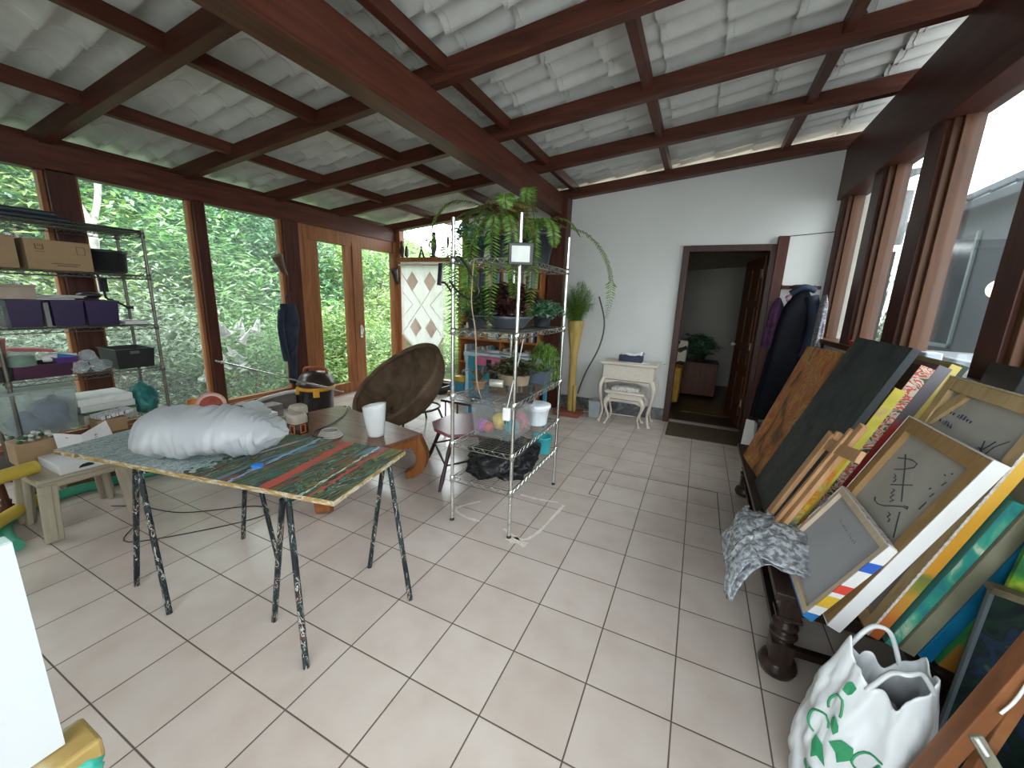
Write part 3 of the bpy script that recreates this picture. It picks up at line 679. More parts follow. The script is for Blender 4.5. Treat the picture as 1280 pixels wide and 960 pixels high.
BL = Vector((-1.836, .25, .73)); L_ = Vector((-1.708, -.36, .73)); F_ = Vector((-.017, -.03, .73)); R_ = Vector((-.133, .56, .73))
b = B(); u = Vector((0, 0, .024))
pts = [L_, F_, R_, BL]
b.add([p + u for p in pts], [(0, 1, 2, 3)], 0)
b.add(pts + [p + u for p in pts], [(3, 2, 1, 0)] + [(i, (i + 1) % 4, 4 + (i + 1) % 4, 4 + i) for i in range(4)], 1)
one(b, 'work_board', [brd, rawedge], 'long paint-splattered wooden board lying on two metal trestles', 'work table top')
def trestle(ends, label):
    c = (Vector(ends[0][2]) + Vector(ends[1][2])) / 2
    t = thing('trestle', (c.x, c.y, 0), label, 'trestle', 'trestles under the splattered board')
    for p, q, top in ends:
        for f, off in ((p, -.02), (q, .02)):
            B().tube([(*f, 0), (top[0] + (off if f[0] < top[0] else off), top[1], .70)], .0135, 10).build('leg', splat, t)
    B().bar((*ends[0][2], .712), (*ends[1][2], .712), .045, .034).build('crossbar', splat, t)
trestle((((-1.333, -.261), (-.951, -.282), (-1.16, -.235)), ((-1.271, .267), (-.88, .24), (-1.09, .26))), 'splattered steel trestle under the whitish end of the board, near the plastic stool')
trestle((((-.45, -.071), (-.085, -.17), (-.29, -.06)), ((-.333, .447), (.056, .354), (-.185, .46))), 'splattered steel trestle under the striped colourful end of the board')
# wrapped bundle and the blue cap on the board
plasticw = clear('milky_plastic', (.86, .88, .9), .2, .25, haze=.70, hazec=(.62, .63, .65))
ax = Vector((.82, .50, 0)).normalized(); sd = Vector((-ax.y, ax.x, 0))
def roll(u, v):
    s = u * 2 * PI; L = .76
    k = [.0, .62, .95, 1, 1, 1, 1, .98, .95, .85, .72, .55, .0]
    f = v * 12; i = min(11, int(f)); rr = (k[i] * (1 - (f - i)) + k[i + 1] * (f - i)) * .135
    p = Vector((-1.27, -.19, .754)) + ax * (L * v) + sd * (math.cos(s) * rr * 1.25)
    z = .12 + math.sin(s) * rr * (1.0 if math.sin(s) > 0 else .86)
    w = .022 * noise.noise(Vector((u * 7, v * 8, 2))) + .012 * noise.noise(Vector((v * 30, u * 5, 5))) + .012 * abs(noise.noise(Vector((u * 13 + v * 9, v * 5, 9)))) + (.005 * math.sin(v * 190) if .74 < v < .86 else 0)
    return p + Vector((0, 0, max(.003, z + w))) + sd * w
b = B(); b.grid(roll, 72, 110, cu=True)
t = thing('plastic_bundle', (-1.0, 0, .754), 'bulky bundle in milky clear plastic lying on the splattered board', 'bundle')
b.build('wrapping', plasticw, t)
b = B(); b.tube([Vector((-1.17, -.145, .86)), Vector((-.74, .13, .86))], [.08, .08], 20)
b.build('roll', M('white_foam_roll', (.66, .68, .70), .7, var=.04), t)
b = B(); b.blob((-.624, .03, .756), (.035, .028, .012), 16, 8, .25, 3, 4)
one(b, 'paint_blob', M('blue_paint', (.02, .17, .50), .35), 'bright blue dab of paint on the splattered board', 'paint')

# ------------------------------------------------------------------ low brown coffee table and what stands on it
tw = wood('coffee_table_wood', (.13, .055, .025), (.22, .105, .055), 'X', .28); tl_ = wood('coffee_table_legs', (.20, .065, .018), (.32, .115, .035), 'Z', .35)
R_ = Vector((-.81, 1.58, 0)); F_ = Vector((-.99, .66, 0)); Bk = Vector((-2.13, 1.85, 0)); L_ = Vector((-2.31, .93, 0)); mid = (R_ + L_) / 2
t = thing('coffee_table', (mid.x, mid.y, 0), 'low brown wooden coffee table with curled legs behind the splattered board', 'coffee table')
b = B(); up = Vector((0, 0, 1)); b.hexa([p + up * .385 for p in (L_, F_, R_, Bk)] + [p + up * .42 for p in (L_, F_, R_, Bk)]); b.build('table_top', tw, t, .008)
ins = [p.lerp(mid, .10) for p in (L_, F_, R_, Bk)]
b = B()
for i in range(4): b.bar(ins[i] + up * .345, ins[(i + 1) % 4] + up * .345, .03, .085)
b.build('apron', tl_, t, .004)
for p in ins:
    o = (p - mid).normalized()
    path = bez([p + up * .385, p + o * .035 + up * .32, p + o * .075 + up * .22, p + o * .055 + up * .11, p - o * .01 + up * .05, p - o * .06 + up * .03], 5)
    n = len(path); sdv = Vector((-o.y, o.x, 0)); b = B(); vs = []
    for i, q in enumerate(path):
        d = (path[min(i + 1, n - 1)] - path[max(i - 1, 0)]).normalized(); nr = d.cross(sdv).normalized()
        h = .062 - .032 * i / n; w = .05
        vs += [q + nr * h + sdv * w, q - nr * h + sdv * w, q - nr * h - sdv * w, q + nr * h - sdv * w]
    for v in vs: v.z = max(v.z, 0)
    fs = [(4 * i + j, 4 * i + (j + 1) % 4, 4 * i + 4 + (j + 1) % 4, 4 * i + 4 + j) for i in range(n - 1) for j in range(4)] + [(0, 1, 2, 3), (4 * n - 1, 4 * n - 2, 4 * n - 3, 4 * n - 4)]
    b.add(vs, fs); b.build('leg', tl_, t, .006)
vc = (-1.133, 1.34)
t = thing('jug_vase', (*vc, .42), 'tall white faceted jug vase on the coffee table', 'vase')
b = B()
def jug(u, v):
    s = u * 2 * PI; r_ = .062 + .035 * v + .006 * math.sin(3 * s + 2.2 * v); lip = .035 * max(0, v - .75) * 4 * max(0, math.cos(s - 2.3)) ** 3
    zz = .27 * v * (1 + .0 * v) + (.03 * math.cos(s) if v > .98 else 0)
    return Vector((vc[0] + math.cos(s) * (r_ + lip), vc[1] + math.sin(s) * (r_ + lip), .422 + zz))
b.grid(jug, 24, 14, cu=True); b.lathe([(.062, .0), (.0, .002)], (*vc, .423), 24)
b.build('body', M('white_glaze', (.74, .75, .76), .2, var=.02), t, solid=.006)
lab = M('black_label', (.018, .014, .012), .5); org = M('orange_label', (.55, .13, .02), .5); jarm = M('cream_jar', (.42, .36, .29), .35)
def jar(x, y, label):
    t = thing('paint_jar', (x, y, .42), label, 'paint jar')
    B().lathe([(.058, 0), (.066, .008), (.066, .155), (.060, .175), (.052, .18), (.052, .185)], (x, y, .42), 20, sq=6).build('body', jarm, t)
    q = B().lathe([(.0665, .012), (.0685, .012), (.0685, .108), (.0665, .108)], (x, y, .42), 20, sq=6).build('label', lab, t)
    d = Vector((1.287 - x, -1.08 - y, 0)).normalized(); s_ = Vector((-d.y, d.x, 0)); a_ = math.atan2(d.y, d.x)
    for k_ in (-1, 1):     # an outlined square on each face of the label
        b = B()
        for (u0, u1, z0, z1) in ((-.026, .026, .094, .102), (-.026, .026, .026, .034), (-.026, -.016, .026, .102), (.016, .026, .026, .102)):
            c0 = a_ + k_ * .62
            def cp(uu):
                th = c0 + uu / .069; ct, st = math.cos(th), math.sin(th); w = 1 / (abs(ct) ** 6 + abs(st) ** 6) ** (1 / 6)
                return (x + ct * w * .0695, y + st * w * .0695)
            for m_ in range(2):
                ua = u0 + (u1 - u0) * m_ / 2; ub = u0 + (u1 - u0) * (m_ + 1) / 2; pa = cp(ua); pb_ = cp(ub)
                b.add([(*pa, .42 + z0), (*pb_, .42 + z0), (*pb_, .42 + z1), (*pa, .42 + z1)], [(0, 1, 2, 3)])
        b.build('label_print', org, q)
    B().lathe([(.035, .183), (.035, .186), (.026, .186), (.026, .176)], (x, y, .42), 16, sx=1.1).build('opening', M('jar_rim', (.3, .28, .25), .4), t)
jar(-1.70, 1.02, 'cream paint jar with black and orange label, nearer of the two on the coffee table')
jar(-1.93, 1.20, 'cream paint jar behind the plastic bundle, half hidden by it')
b = B()
for i in range(4): b.tube([(-1.44 + (.10 - .01 * i) * math.cos(a * PI / 12), 1.13 + (.085 - .008 * i) * math.sin(a * PI / 12), .428 + .013 * i) for a in range(24)], .008, 6, closed=True)
one(b, 'cable_coil', M('pale_cable', (.50, .47, .43), .5), 'pale coiled cable lying on the coffee table', 'cable')
b = B(); b.tube(bez([(-1.36, 1.08, .43), (-1.50, 1.02, .435), (-1.62, 1.12, .43), (-1.66, 1.3, .43), (-1.80, 1.6, .428), (-2.0, 1.84, .43), (-2.12, 2.02, .2), (-2.3, 2.2, .01), (-2.1, 2.5, .008), (-1.95, 2.35, .008), (-2.3, 2.3, .008), (-2.7, 2.32, .008)], 6), .005, 6)
one(b, 'cable', blackp, 'thin black cable trailing over the coffee table to the vacuum cleaner', 'cable')

# ------------------------------------------------------------------ brown shell chair
velvet = paint('brown_velvet', [(.3, (.075, .047, .028)), (.7, (.16, .105, .066))], (5, 5, 5), dist=1, rough=.85, bmp=.1)
c = Vector((-1.83, 2.36, .62)); u = Vector((.80, .28, .53)).normalized(); n = Vector((-.21, -.68, .68)); n = (n - u * n.dot(u)).normalized(); w = n.cross(u)
t = thing('shell_chair', (-1.85, 2.35, 0), 'round brown velvet shell chair tilted back on a dark ring base', 'armchair')
def shell(off):
    def f(a, v):
        s = a * 2 * PI
        e = 1 + .06 * math.cos(s)
        r_ = math.sin(v * PI / 2); d = (1 - math.cos(v * PI / 2))
        wr = .012 * noise.noise(Vector((math.cos(s) * 3, math.sin(s) * 3, v * 2))) * (1 if off == 0 else .3)
        p = c + (u * math.cos(s) * (.585 - off * .0) * e + w * math.sin(s) * .50) * r_ * (1 + off * .06)
        return p - n * ((.38 + off * .05) * (1 - d) + wr) + n * (.02 * math.cos(2 * s) * r_)
    return f
b = B(); b.grid(shell(0), 48, 14, cu=True); b.grid(shell(1), 48, 14, cu=True)
b.build('shell', velvet, t)
b = B(); rim = [(shell(0)(i / 48, 1) + shell(1)(i / 48, 1)) / 2 for i in range(48)]
b.tube(rim, .03, 8, closed=True); b.build('rim_cushion', velvet, t)
bc = c - n * .38
b = B(); b.tube([(bc.x + .30 * math.cos(a * PI / 16), bc.y + .30 * math.sin(a * PI / 16), .27 + .02 * math.cos(a * PI / 16)) for a in range(32)], .014, 6, closed=True); b.build('ring', darkm, t)
for a in (.3, 1.9, 3.4, 5.0):
    B().tube([(bc.x + .30 * math.cos(a), bc.y + .30 * math.sin(a), .27), (bc.x + .42 * math.cos(a), bc.y + .42 * math.sin(a), 0)], [.014, .012], 8).build('leg', darkm, t)

# ------------------------------------------------------------------ vacuum cleaner by the windows
vx, vy = -3.08, 2.30
yel = M('yellow_trim', (.62, .30, .015), .4)
t = thing('vacuum_cleaner', (vx, vy, 0), 'black wet-dry vacuum cleaner with yellow rim beside the window post', 'vacuum cleaner')
b = B(); b.lathe([(.165, .06), (.19, .09), (.205, .40), (.21, .41)], (vx, vy, 0), 28); b.build('tank', M('black_tank', (.012, .010, .010), .25), t)
b = B(); b.lathe([(.212, .395), (.222, .40), (.222, .44), (.212, .445)], (vx, vy, 0), 28)
for a in (-.7, 1.6, 3.9): b.cbox((vx + .215 * math.cos(a), vy + .215 * math.sin(a), .375), (.05, .07, .09), (0, 0, a))
b.build('rim', yel, t, .004)
b = B(); b.lathe([(.225, .45), (.235, .47), (.215, .50), (.19, .56), (.15, .61), (.0, .63)], (vx, vy, 0), 28); b.build('motor_head', M('dark_brown_shell', (.035, .018, .016), .3), t)
b = B(); b.tube(bez([(vx - .13, vy - .06, .60), (vx - .1, vy - .05, .665), (vx + .1, vy + .05, .665), (vx + .13, vy + .06, .60)], 5), .018, 8); b.build('handle', M('orange_handle', (.30, .06, .02), .4), t)
for a in (0, PI / 2, PI, 3 * PI / 2):
    b = B(); b.lathe([(.028, -.018), (.035, 0), (.028, .018)], (vx + .16 * math.cos(a), vy + .16 * math.sin(a), .035), 10, axis=(math.cos(a + 1), math.sin(a + 1), 0)); b.cbox((vx + .16 * math.cos(a), vy + .16 * math.sin(a), .065), (.05, .05, .03)); b.build('caster', blackp, t)
b = B(); b.tube(bez([(vx - .20, vy - .08, .36), (vx - .34, vy - .26, .33), (vx - .42, vy - .56, .26), (vx - .35, vy - .9, .1), (vx - .25, vy - 1.1, .04), (vx - .1, vy - 1.3, .04)], 7), .022, 8); b.build('hose', M('grey_hose', (.42, .43, .44), .4), t)
b = B(); b.tube([(-3.70, 1.55, .775), (-2.42, 2.14, .475)], .011, 8)
b.tube([(-3.70, 1.55, .775), (-3.76, 1.52, .79)], .017, 8)
one(b, 'pole', chrome, 'thin shiny metal pole resting between the windowsill and the shell chair', 'pole')
# long parcels along the wall under the sill
b = B(); b.box(-3.78, -3.55, 1.55, 2.15, 0, .16); one(b, 'canvas_roll_box', M('grey_brown_card', (.16, .14, .125), .8, var=.3), 'flat grey-brown parcel on the floor under the windowsill', 'parcel', bevel=.01)

# ------------------------------------------------------------------ wire rack against the left windows
RX, RY0, RY1 = -3.20, -.14, .78
LS = (2.06, 1.705, 1.272, .885, .455)
rack('wire_rack', -3.66, RX, RY0, RY1, LS, 2.10, steeld, 'dark wire shelving rack crammed with boxes and bins along the left windows')
# top
b = B(); b.box(-3.66, -3.22, -.16, .36, 2.066, 2.10); b.box(-3.64, -3.25, -.16, .30, 2.10, 2.14)
one(b, 'folded_tarp', M('dark_blue_sheet', (.012, .018, .026), .5), 'dark folded sheet lying on top of the wire rack', 'sheet', bevel=.012)
one(B().box(-3.66, -3.20, .38, .79, 2.066, 2.085), 'black_board', blackp, 'thin black board on top of the wire rack, at its end', 'board', bevel=.004)
# cartons and the black pot
def kraft(name, x0, x1, y0, y1, z0, h, label, marks=(), flap=True):
    t = thing(name, ((x0 + x1) / 2, (y0 + y1) / 2, z0), label, 'box')
    B().box(x0, x1, y0, y1, z0, z0 + h).build('box', cardb, t, .003)
    for grp in (marks[:6], marks[6:10], marks[10:]):
        if not grp: continue
        b = B()
        for k_ in grp: b.box(x1 + .0005, x1 + .0015, y0 + k_[0], y0 + k_[1], z0 + k_[2], z0 + k_[3])
        b.build('print', cardd, t)
    if flap:
        b = B(); ym = (y0 + y1) / 2
        b.box(x0, x1, y0, ym - .002, z0 + h, z0 + h + .004); b.box(x0, x1, ym + .002, y1, z0 + h, z0 + h + .004); b.build('flap', cardb, t)
    return t
kraft('cardboard_box', -3.62, -3.24, -.38, .05, 1.71, .22, 'plain cardboard box on the second rack shelf, cut by the edge of the view')
mk = [(.05, .058, .150, .185), (.088, .096, .150, .185), (.05, .096, .145, .152), (.064, .070, .165, .185), (.076, .082, .165, .185), (.052, .098, .128, .133),
      (.270, .274, .125, .185), (.316, .320, .125, .185), (.270, .320, .181, .185), (.270, .320, .125, .129), (.13, .28, .045, .052), (.15, .26, .030, .038), (.12, .14, .045, .049)]
kraft('cardboard_box', -3.56, -3.24, .09, .445, 1.71, .215, 'printed cardboard box on the second rack shelf, next to the black pot', mk)
b = B(); b.lathe([(.10, 0), (.115, .01), (.125, .165), (.138, .17), (.138, .19), (.130, .19), (.118, .02), (.0, .02)], (-3.38, .585, 1.71), 28)
one(b, 'planter', M('black_pot', (.016, .018, .019), .45), 'round black planter at the end of the second rack shelf', 'planter')
b = B(); b.tube(bez([(-3.60, .58, 1.70), (-3.58, .60, 1.60), (-3.57, .60, 1.50), (-3.52, .64, 1.47), (-3.48, .70, 1.42)], 4), .010, 6); b.cbox((-3.58, .60, 1.61), (.03, .05, .12)); b.cbox((-3.47, .715, 1.415), (.02, .05, .025))
one(b, 'strap', M('black_webbing', (.012, .013, .013), .7), 'black webbing strap with a clip hanging under the black planter', 'strap')
# purple bins
def bin_(y0, y1, h, mat, label, x0=-3.58, x1=-3.25, z=1.279, t_=.92):
    b = tub(B(), ((x0 + x1) / 2, (y0 + y1) / 2, z), x1 - x0, y1 - y0, h, .005, t_)
    return one(b, 'storage_bin', mat, label, 'bin', 'purple bins')
bin_(.355, .56, .195, purple, 'purple bin nearest the free end of the third rack shelf')
bin_(.165, .345, .20, purple, 'purple bin with papers laid across it on the third rack shelf')
bin_(-.055, .115, .195, purple, 'dark purple bin under the beige carton on the third rack shelf')
b = B(); b.box(-3.55, -3.26, .128, .150, 1.279, 1.46); b.box(-3.55, -3.27, .151, .157, 1.279, 1.465)
one(b, 'file_folder', M('grey_folder', (.20, .20, .21), .6), 'grey folder standing between the purple bins', 'folder')
b = B(); b.lathe([(.055, 0), (.06, .15), (.045, .17), (.045, .185)], (-3.30, -.115, 1.279), 16)
one(b, 'glass_jar', clear('jar_glass', haze=.35, hazec=(.35, .34, .36)), 'hazy jar at the left end of the third rack shelf', 'jar')
b = B(); b.box(-3.50, -3.22, -.15, .095, 1.487, 1.575); b.box(-3.51, -3.21, -.16, .10, 1.575, 1.592)
one(b, 'carton', M('beige_carton', (.34, .27, .22), .75), 'beige carton lying on top of the dark purple bin', 'box', bevel=.004)
b = B(); b.cbox((-3.40, .18, 1.494), (.28, .22, .008), (0, .03, .15)); b.cbox((-3.38, .24, 1.505), (.22, .26, .007), (0, .02, -.1)); b.cbox((-3.36, .27, 1.514), (.18, .2, .006), (0, 0, .2))
one(b, 'papers', paperw, 'loose papers lying across the purple bins', 'paper')
b = B(); b.lathe([(.0, .0), (.06, .005), (.085, .03), (.06, .045), (.0, .05)], (-3.46, .46, 1.495), 18)
one(b, 'black_dish', blackp, 'rounded black dish lying on the end purple bin', 'dish')
b = B(); b.box(-3.5, -3.24, .58, .73, 1.279, 1.292); b.box(-3.5, -3.25, .585, .735, 1.293, 1.305)
one(b, 'notebook', paperw, 'flat white notebooks on the third rack shelf beside the end purple bin', 'notebook', bevel=.002)
# fourth shelf
b = tub(B(), (-3.40, .615, .892), .34, .27, .165, .006, .92)
for s_ in (-1, 1): pass
t = thing('black_crate', (-3.40, .615, .892), 'black open plastic crate at the end of the fourth rack shelf', 'crate'); b.build('body', blackp, t)
B().box(-3.232, -3.2275, .575, .64, 1.02, 1.045).build('handle_slot', M('slot_shine', (.10, .10, .11), .5), t)
cupm = clear('clear_cup', haze=.28, hazec=(.75, .78, .8))
for (y, z, ax_, lb) in ((.265, .945, (1, -.3, .1), 'clear plastic cup lying with its mouth to the room on the fourth rack shelf'), (.335, 1.01, (.8, -.6, .5), 'clear plastic cup tipped on top of the other cups'), (.405, .945, (.6, -.8, .05), 'clear plastic cup lying against the black crate')):
    A_ = Vector(ax_).normalized(); c_ = Vector((-3.28, y, z)) - A_ * .06
    one(B().lathe([(.032, 0), (.036, .005), (.05, .115), (.054, .117), (.054, .122), (.047, .12), (.034, .008), (.0, .008)], c_, 18, axis=A_), 'plastic_cup', cupm, lb, 'cup', 'clear cups on the rack')
b = tub(B(), (-3.36, .05, .892), .26, .33, .10, .005, .92); one(b, 'tray', M('plum_plastic', (.05, .008, .035), .4), 'plum coloured tray on the fourth rack shelf', 'tray')
b = tub(B(), (-3.27, .175, .997), .16, .12, .04, .004, .95); one(b, 'small_box', purpl2, 'small bright purple box on the plum tray', 'box')
b = B(); b.lathe([(.0, 0), (.028, .002), (.033, .03), (.033, .12), (.02, .16), (.012, .17), (.012, .19), (.0, .19)], (-3.30, .07, 1.03), 14, axis=(.2, 1, .12))
one(b, 'bottle', whitep, 'white bottle lying on the plum tray', 'bottle')
b = B(); b.lathe([(.0, 0), (.016, .002), (.016, .09), (.0, .1)], (-3.24, .14, 1.055), 12, axis=(.1, 1, -.25))
one(b, 'marker', M('blue_cap', (.02, .15, .42), .35), 'blue marker lying on the white bottle', 'marker')
b = B(); b.cbox((-3.40, .03, 1.10), (.20, .22, .022), (-.12, 0, .1)); one(b, 'pink_tray_cover', M('pink_plastic', (.50, .10, .13), .4), 'dark pink lid lying tilted above the plum tray', 'lid', bevel=.006)
b = B(); b.lathe([(.062, 0), (.07, .005), (.07, .07), (.0, .07)], (-3.25, -.045, 1.0), 20); b2 = None
t = thing('food_tub', (-3.25, -.045, 1.0), 'clear tub with green contents on the plum tray', 'tub'); b.build('contents', M('green_fill', (.05, .17, .09), .4), t)
B().lathe([(.075, -.004), (.075, .085), (.08, .09), (.08, .10), (.0, .10)], (-3.25, -.045, 1.0), 20).build('tub', cupm, t)
b = B(); b.lathe([(.065, 0), (.075, .18), (.08, .185), (.08, .20), (.07, .2), (.06, .01), (.0, .01)], (-3.30, -.165, 1.0), 22)
one(b, 'pink_cup', M('coral_plastic', (.55, .16, .15), .4), 'coral pink beaker at the left end of the fourth rack shelf', 'cup')
one(B().lathe([(.09, 0), (.10, .1), (.1, .105), (.0, .105)], (-3.30, -.165, .892), 20), 'black_tub', blackp, 'black tub under the coral beaker', 'tub')
# bottom shelf
t = thing('storage_box', (-3.40, 0, .462), 'large clear storage box with blue contents on the lowest rack shelf', 'box')
tub(B(), (-3.385, -.0, .462), .40, .37, .33, .004, .9).build('tub', clear('frosted_box', haze=.22, hazec=(.62, .65, .64)), t)
b = B(); b.cbox((-3.385, 0, .805), (.42, .39, .022)); b.cbox((-3.175, 0, .79), (.014, .12, .05)); b.build('lid', clear('frosted_lid', haze=.5, hazec=(.6, .62, .6)), t, .006)
b = B(); b.blob((-3.36, .07, .58), (.13, .10, .13), 16, 10, .4, 2, 3, flat=.468); b.blob((-3.36, -.08, .53), (.12, .09, .08), 16, 10, .4, 2, 8, flat=.468); b.build('contents', paint('blue_cloth', [(.4, (.04, .08, .18)), (.6, (.09, .15, .30))], (6, 6, 6)), t)
for z0, z1, y0, y1, m_, lb in ((.565, .62, .20, .55, M('book_board', (.50, .49, .47), .6), 'grey-white flat box in the pile at the free end of the lowest rack shelf'), (.621, .68, .19, .54, M('pale_box', (.60, .60, .57), .6), 'white flat box, topmost of the pile at the free end of the lowest rack shelf'), (.54, .564, .22, .56, M('green_board', (.03, .12, .05), .5), 'dark green folder under the two flat boxes on the rack'), (.462, .539, .21, .55, M('cream_box', (.40, .38, .33), .6), 'cream box lowest of the pile on the lowest rack shelf')):
    one(B().box(-3.56, -3.22, y0, y1, z0, z1), 'flat_box', m_, lb, 'box', 'flat boxes piled on the rack', bevel=.004)
b = B(); b.blob((-3.36, .665, .57), (.14, .10, .15), 26, 18, .35, 2.4, 5, flat=.462)
one(b, 'cloth_bag', paint('teal_cloth', [(.35, (.015, .10, .095)), (.6, (.04, .20, .18))], (7, 7, 7), bmp=.4), 'crumpled teal cloth bag at the end of the lowest rack shelf', 'bag')
# things stacked in front of the rack
one(B().box(-3.175, -3.0, -.02, .42, 0, .42), 'wooden_crate', wood('crate_wood', (.12, .065, .03), (.2, .12, .06), 'X'), 'brown wooden crate standing on the floor behind the beige plastic stool', 'crate', bevel=.006)
kraft('cardboard_box', -3.17, -3.01, .22, .40, .42, .11, 'small kraft box on the brown crate, behind the corner of the splattered board', flap=False)
b = B(); b.cbox((-3.08, .34, .56), (.15, .22, .03), (.1, 0, .1)); one(b, 'booklet', paint('checked_paper', [(.45, (.55, .55, .56)), (.5, (.08, .08, .1)), (.55, (.6, .6, .6))], (24, 24, 4), interp='CONSTANT'), 'black and white booklet on the small kraft box', 'booklet')
# beige plastic stool
beige = M('beige_plastic', (.36, .315, .235), .5, var=.05)
SX, SY = -2.48, -.10
t = thing('plastic_stool', (SX, SY, 0), 'beige plastic stool table under the white box, in front of the wire rack', 'stool')
b = B(); b.cbox((SX, SY, .40), (.46, .46, .03)); b.cbox((SX, SY, .365), (.42, .42, .05)); b.build('top', beige, t, .02)
for a in (-1, 1):
    for c_ in (-1, 1):
        p0 = Vector((SX + a * .18, SY + c_ * .18, .37)); p1 = Vector((SX + a * .205, SY + c_ * .205, 0))
        b = B(); b.bar(p0, p1, .085, .03); b.bar(p0 + Vector((a * .02, 0, 0)), p1 + Vector((a * .02, 0, 0)), .03, .085); b.build('leg', beige, t, .006)
t = thing('white_box', (-2.42, -.10, .415), 'flat white box with a black emblem on the beige stool', 'box')
B().box(-2.60, -2.26, -.22, .02, .415, .475).build('box', M('white_card', (.58, .58, .58), .6, var=.02), t, .003)
b = B(); b.add([(-2.259, -.135, .435), (-2.259, -.06, .435), (-2.259, -.065, .447), (-2.259, -.085, .459), (-2.259, -.115, .457), (-2.259, -.13, .447)], [(0, 1, 2, 3, 4, 5)]); b.build('emblem', M('black_ink', (.015, .015, .015), .6), t)
b = B(); P = [(-2.60, -.13, .61), (-2.53, -.02, .58), (-2.60, .14, .63)]; Q = [(-2.52, -.14, .478), (-2.46, -.03, .478), (-2.52, .15, .478)]
b.add([Q[0], Q[1], P[1], P[0]], [(0, 1, 2, 3)]); b.add([Q[1], Q[2], P[2], P[1]], [(0, 1, 2, 3)])
t = thing('paper_sheet', (-2.53, 0, .478), 'folded white paper propped open on the flat white box', 'paper'); b.build('sheet', paperw, t, solid=.002)
b = B()
def ink(pq, w=.004):
    for (s0, t0), (s1, t1) in pq:
        f = lambda s, tt: (lerp(Q[0], Q[1], s * 2).lerp(lerp(P[0], P[1], s * 2), tt) if s < .5 else lerp(Q[1], Q[2], s * 2 - 1).lerp(lerp(P[1], P[2], s * 2 - 1), tt)) + Vector((.003, 0, .001))
        b.tube([f(s0, t0), f(s1, t1)], w / 2, 4)
ink([((.2, .8), (.24, .78)), ((.25, .35), (.33, .30)), ((.26, .40), (.32, .38)), ((.7, .6), (.76, .62)), ((.7, .5), (.75, .52)), ((.71, .66), (.74, .67))]); b.build('ink', MATS['black_ink'], t)
t = kraft('cardboard_box', -2.80, -2.62, -.30, -.10, .42, .15, 'brown cardboard box of green and white scraps at the back of the beige stool', flap=False)
b = B(); r = random.Random(3)
for i in range(26): b.blob((-2.71 + r.uniform(-.07, .07), -.20 + r.uniform(-.085, .085), .575 + r.uniform(0, .03)), (.015, .015, .012), 8, 6, .3, 3, i, mi=i % 2)
b.build('scraps', [M('green_scrap', (.03, .09, .04), .6), M('white_scrap', (.5, .48, .46), .6)], t)
# foam noodles
def noodle(pts, r_, mat, label):
    path = bez(pts, 6); b = B(); b.tube(path, r_, 14, caps=False)
    n_ = len(path); 
    for end, d in ((path[0], path[1] - path[0]), (path[-1], path[-2] - path[-1])):
        b.lathe([(r_, 0), (r_ * .3, .0005), (r_ * .3, .05)], end, 14, axis=d.normalized())
    return one(b, 'foam_noodle', mat, label, 'foam noodle', 'foam noodles near the plastic stool')
gfoam = M('green_foam', (.05, .30, .19), .8, var=.08); yfoam = M('yellow_foam', (.46, .33, .045), .8, var=.08)
noodle([(-2.30, -.45, .04), (-2.52, -.44, .04), (-2.78, -.36, .04), (-2.935, -.1, .04), (-2.90, .22, .04), (-2.80, .58, .04), (-2.74, .95, .04), (-2.72, 1.3, .04)], .037, gfoam, 'green foam noodle curving over the floor behind the plastic stool')
noodle([(-2.1, -.95, .10), (-2.42, -.62, .10), (-2.62, -.40, .115), (-2.78, -.22, .115)], .04, yfoam, 'yellow foam noodle lying low across the green noodle at the left edge')
noodle([(-2.20, -.9, .47), (-2.33, -.60, .465), (-2.40, -.40, .46), (-2.43, -.27, .46)], .042, yfoam, 'upper yellow foam noodle with one end on the beige stool')
b = B(); b.lathe([(.0, 0), (.07, .0), (.055, .03), (.025, .06), (.03, .09), (.0, .12)], (-3.0, -.32, .0), 14); b.tube([(-3.0, -.32, .1), (-3.02, -.33, .34)], .02, 8)
one(b, 'wooden_stand', doorw, 'dark brown turned wooden stand behind the yellow noodle', 'stand')
b = B(); b.tube(bez([(-2.05, .02, .004), (-1.85, -.1, .004), (-1.55, .25, .004), (-1.42, .52, .004), (-1.6, .55, .004), (-1.95, .25, .004), (-2.3, .15, .004), (-2.5, .05, .004)], 6), .0035, 5)
one(b, 'wire', blackp, 'thin black wire looped on the tiles under the splattered board', 'wire')
# things behind the bundle, on a low white stand by the window
t = thing('plant_stand', (-2.75, 1.02, 0), 'low white stand behind the bundle, carrying the plastic lids', 'stand')
B().box(-3.05, -2.45, .72, 1.35, .38, .42).build('top', whitep, t, .006)
for a in (-3.01, -2.49):
    for c_ in (.76, 1.31): B().box(a - .02, a + .02, c_ - .02, c_ + .02, 0, .38).build('leg', whitep, t)
b = B(); b.blob((-2.72, .80, .50), (.12, .10, .13), 20, 12, .4, 2.5, 4, flat=.42); one(b, 'orange_bag', paint('orange_plastic', [(.35, (.55, .10, .02)), (.55, (.62, .22, .03)), (.66, (.6, .42, .05))], (9, 9, 9), rough=.35), 'crumpled orange and yellow plastic bag beside the rack leg', 'bag')
pk = M('pale_pink_lid', (.62, .36, .31), .4); rd = M('red_print', (.55, .12, .08), .5)
t = thing('round_plastic_disc', (-2.62, .80, .545), 'pale pink round lid with red print leaning behind the bundle', 'lid'); A_ = Vector((.75, -.45, .55))
B().lathe([(.11, -.012), (.118, 0), (.118, .008), (.095, .012), (.09, .006), (.0, .006)], (-2.60, .84, .585), 28, axis=A_).build('disc', pk, t)
b = B(); b.lathe([(.052, .0075), (.085, .0075)], (-2.60, .84, .585), 28, axis=A_)
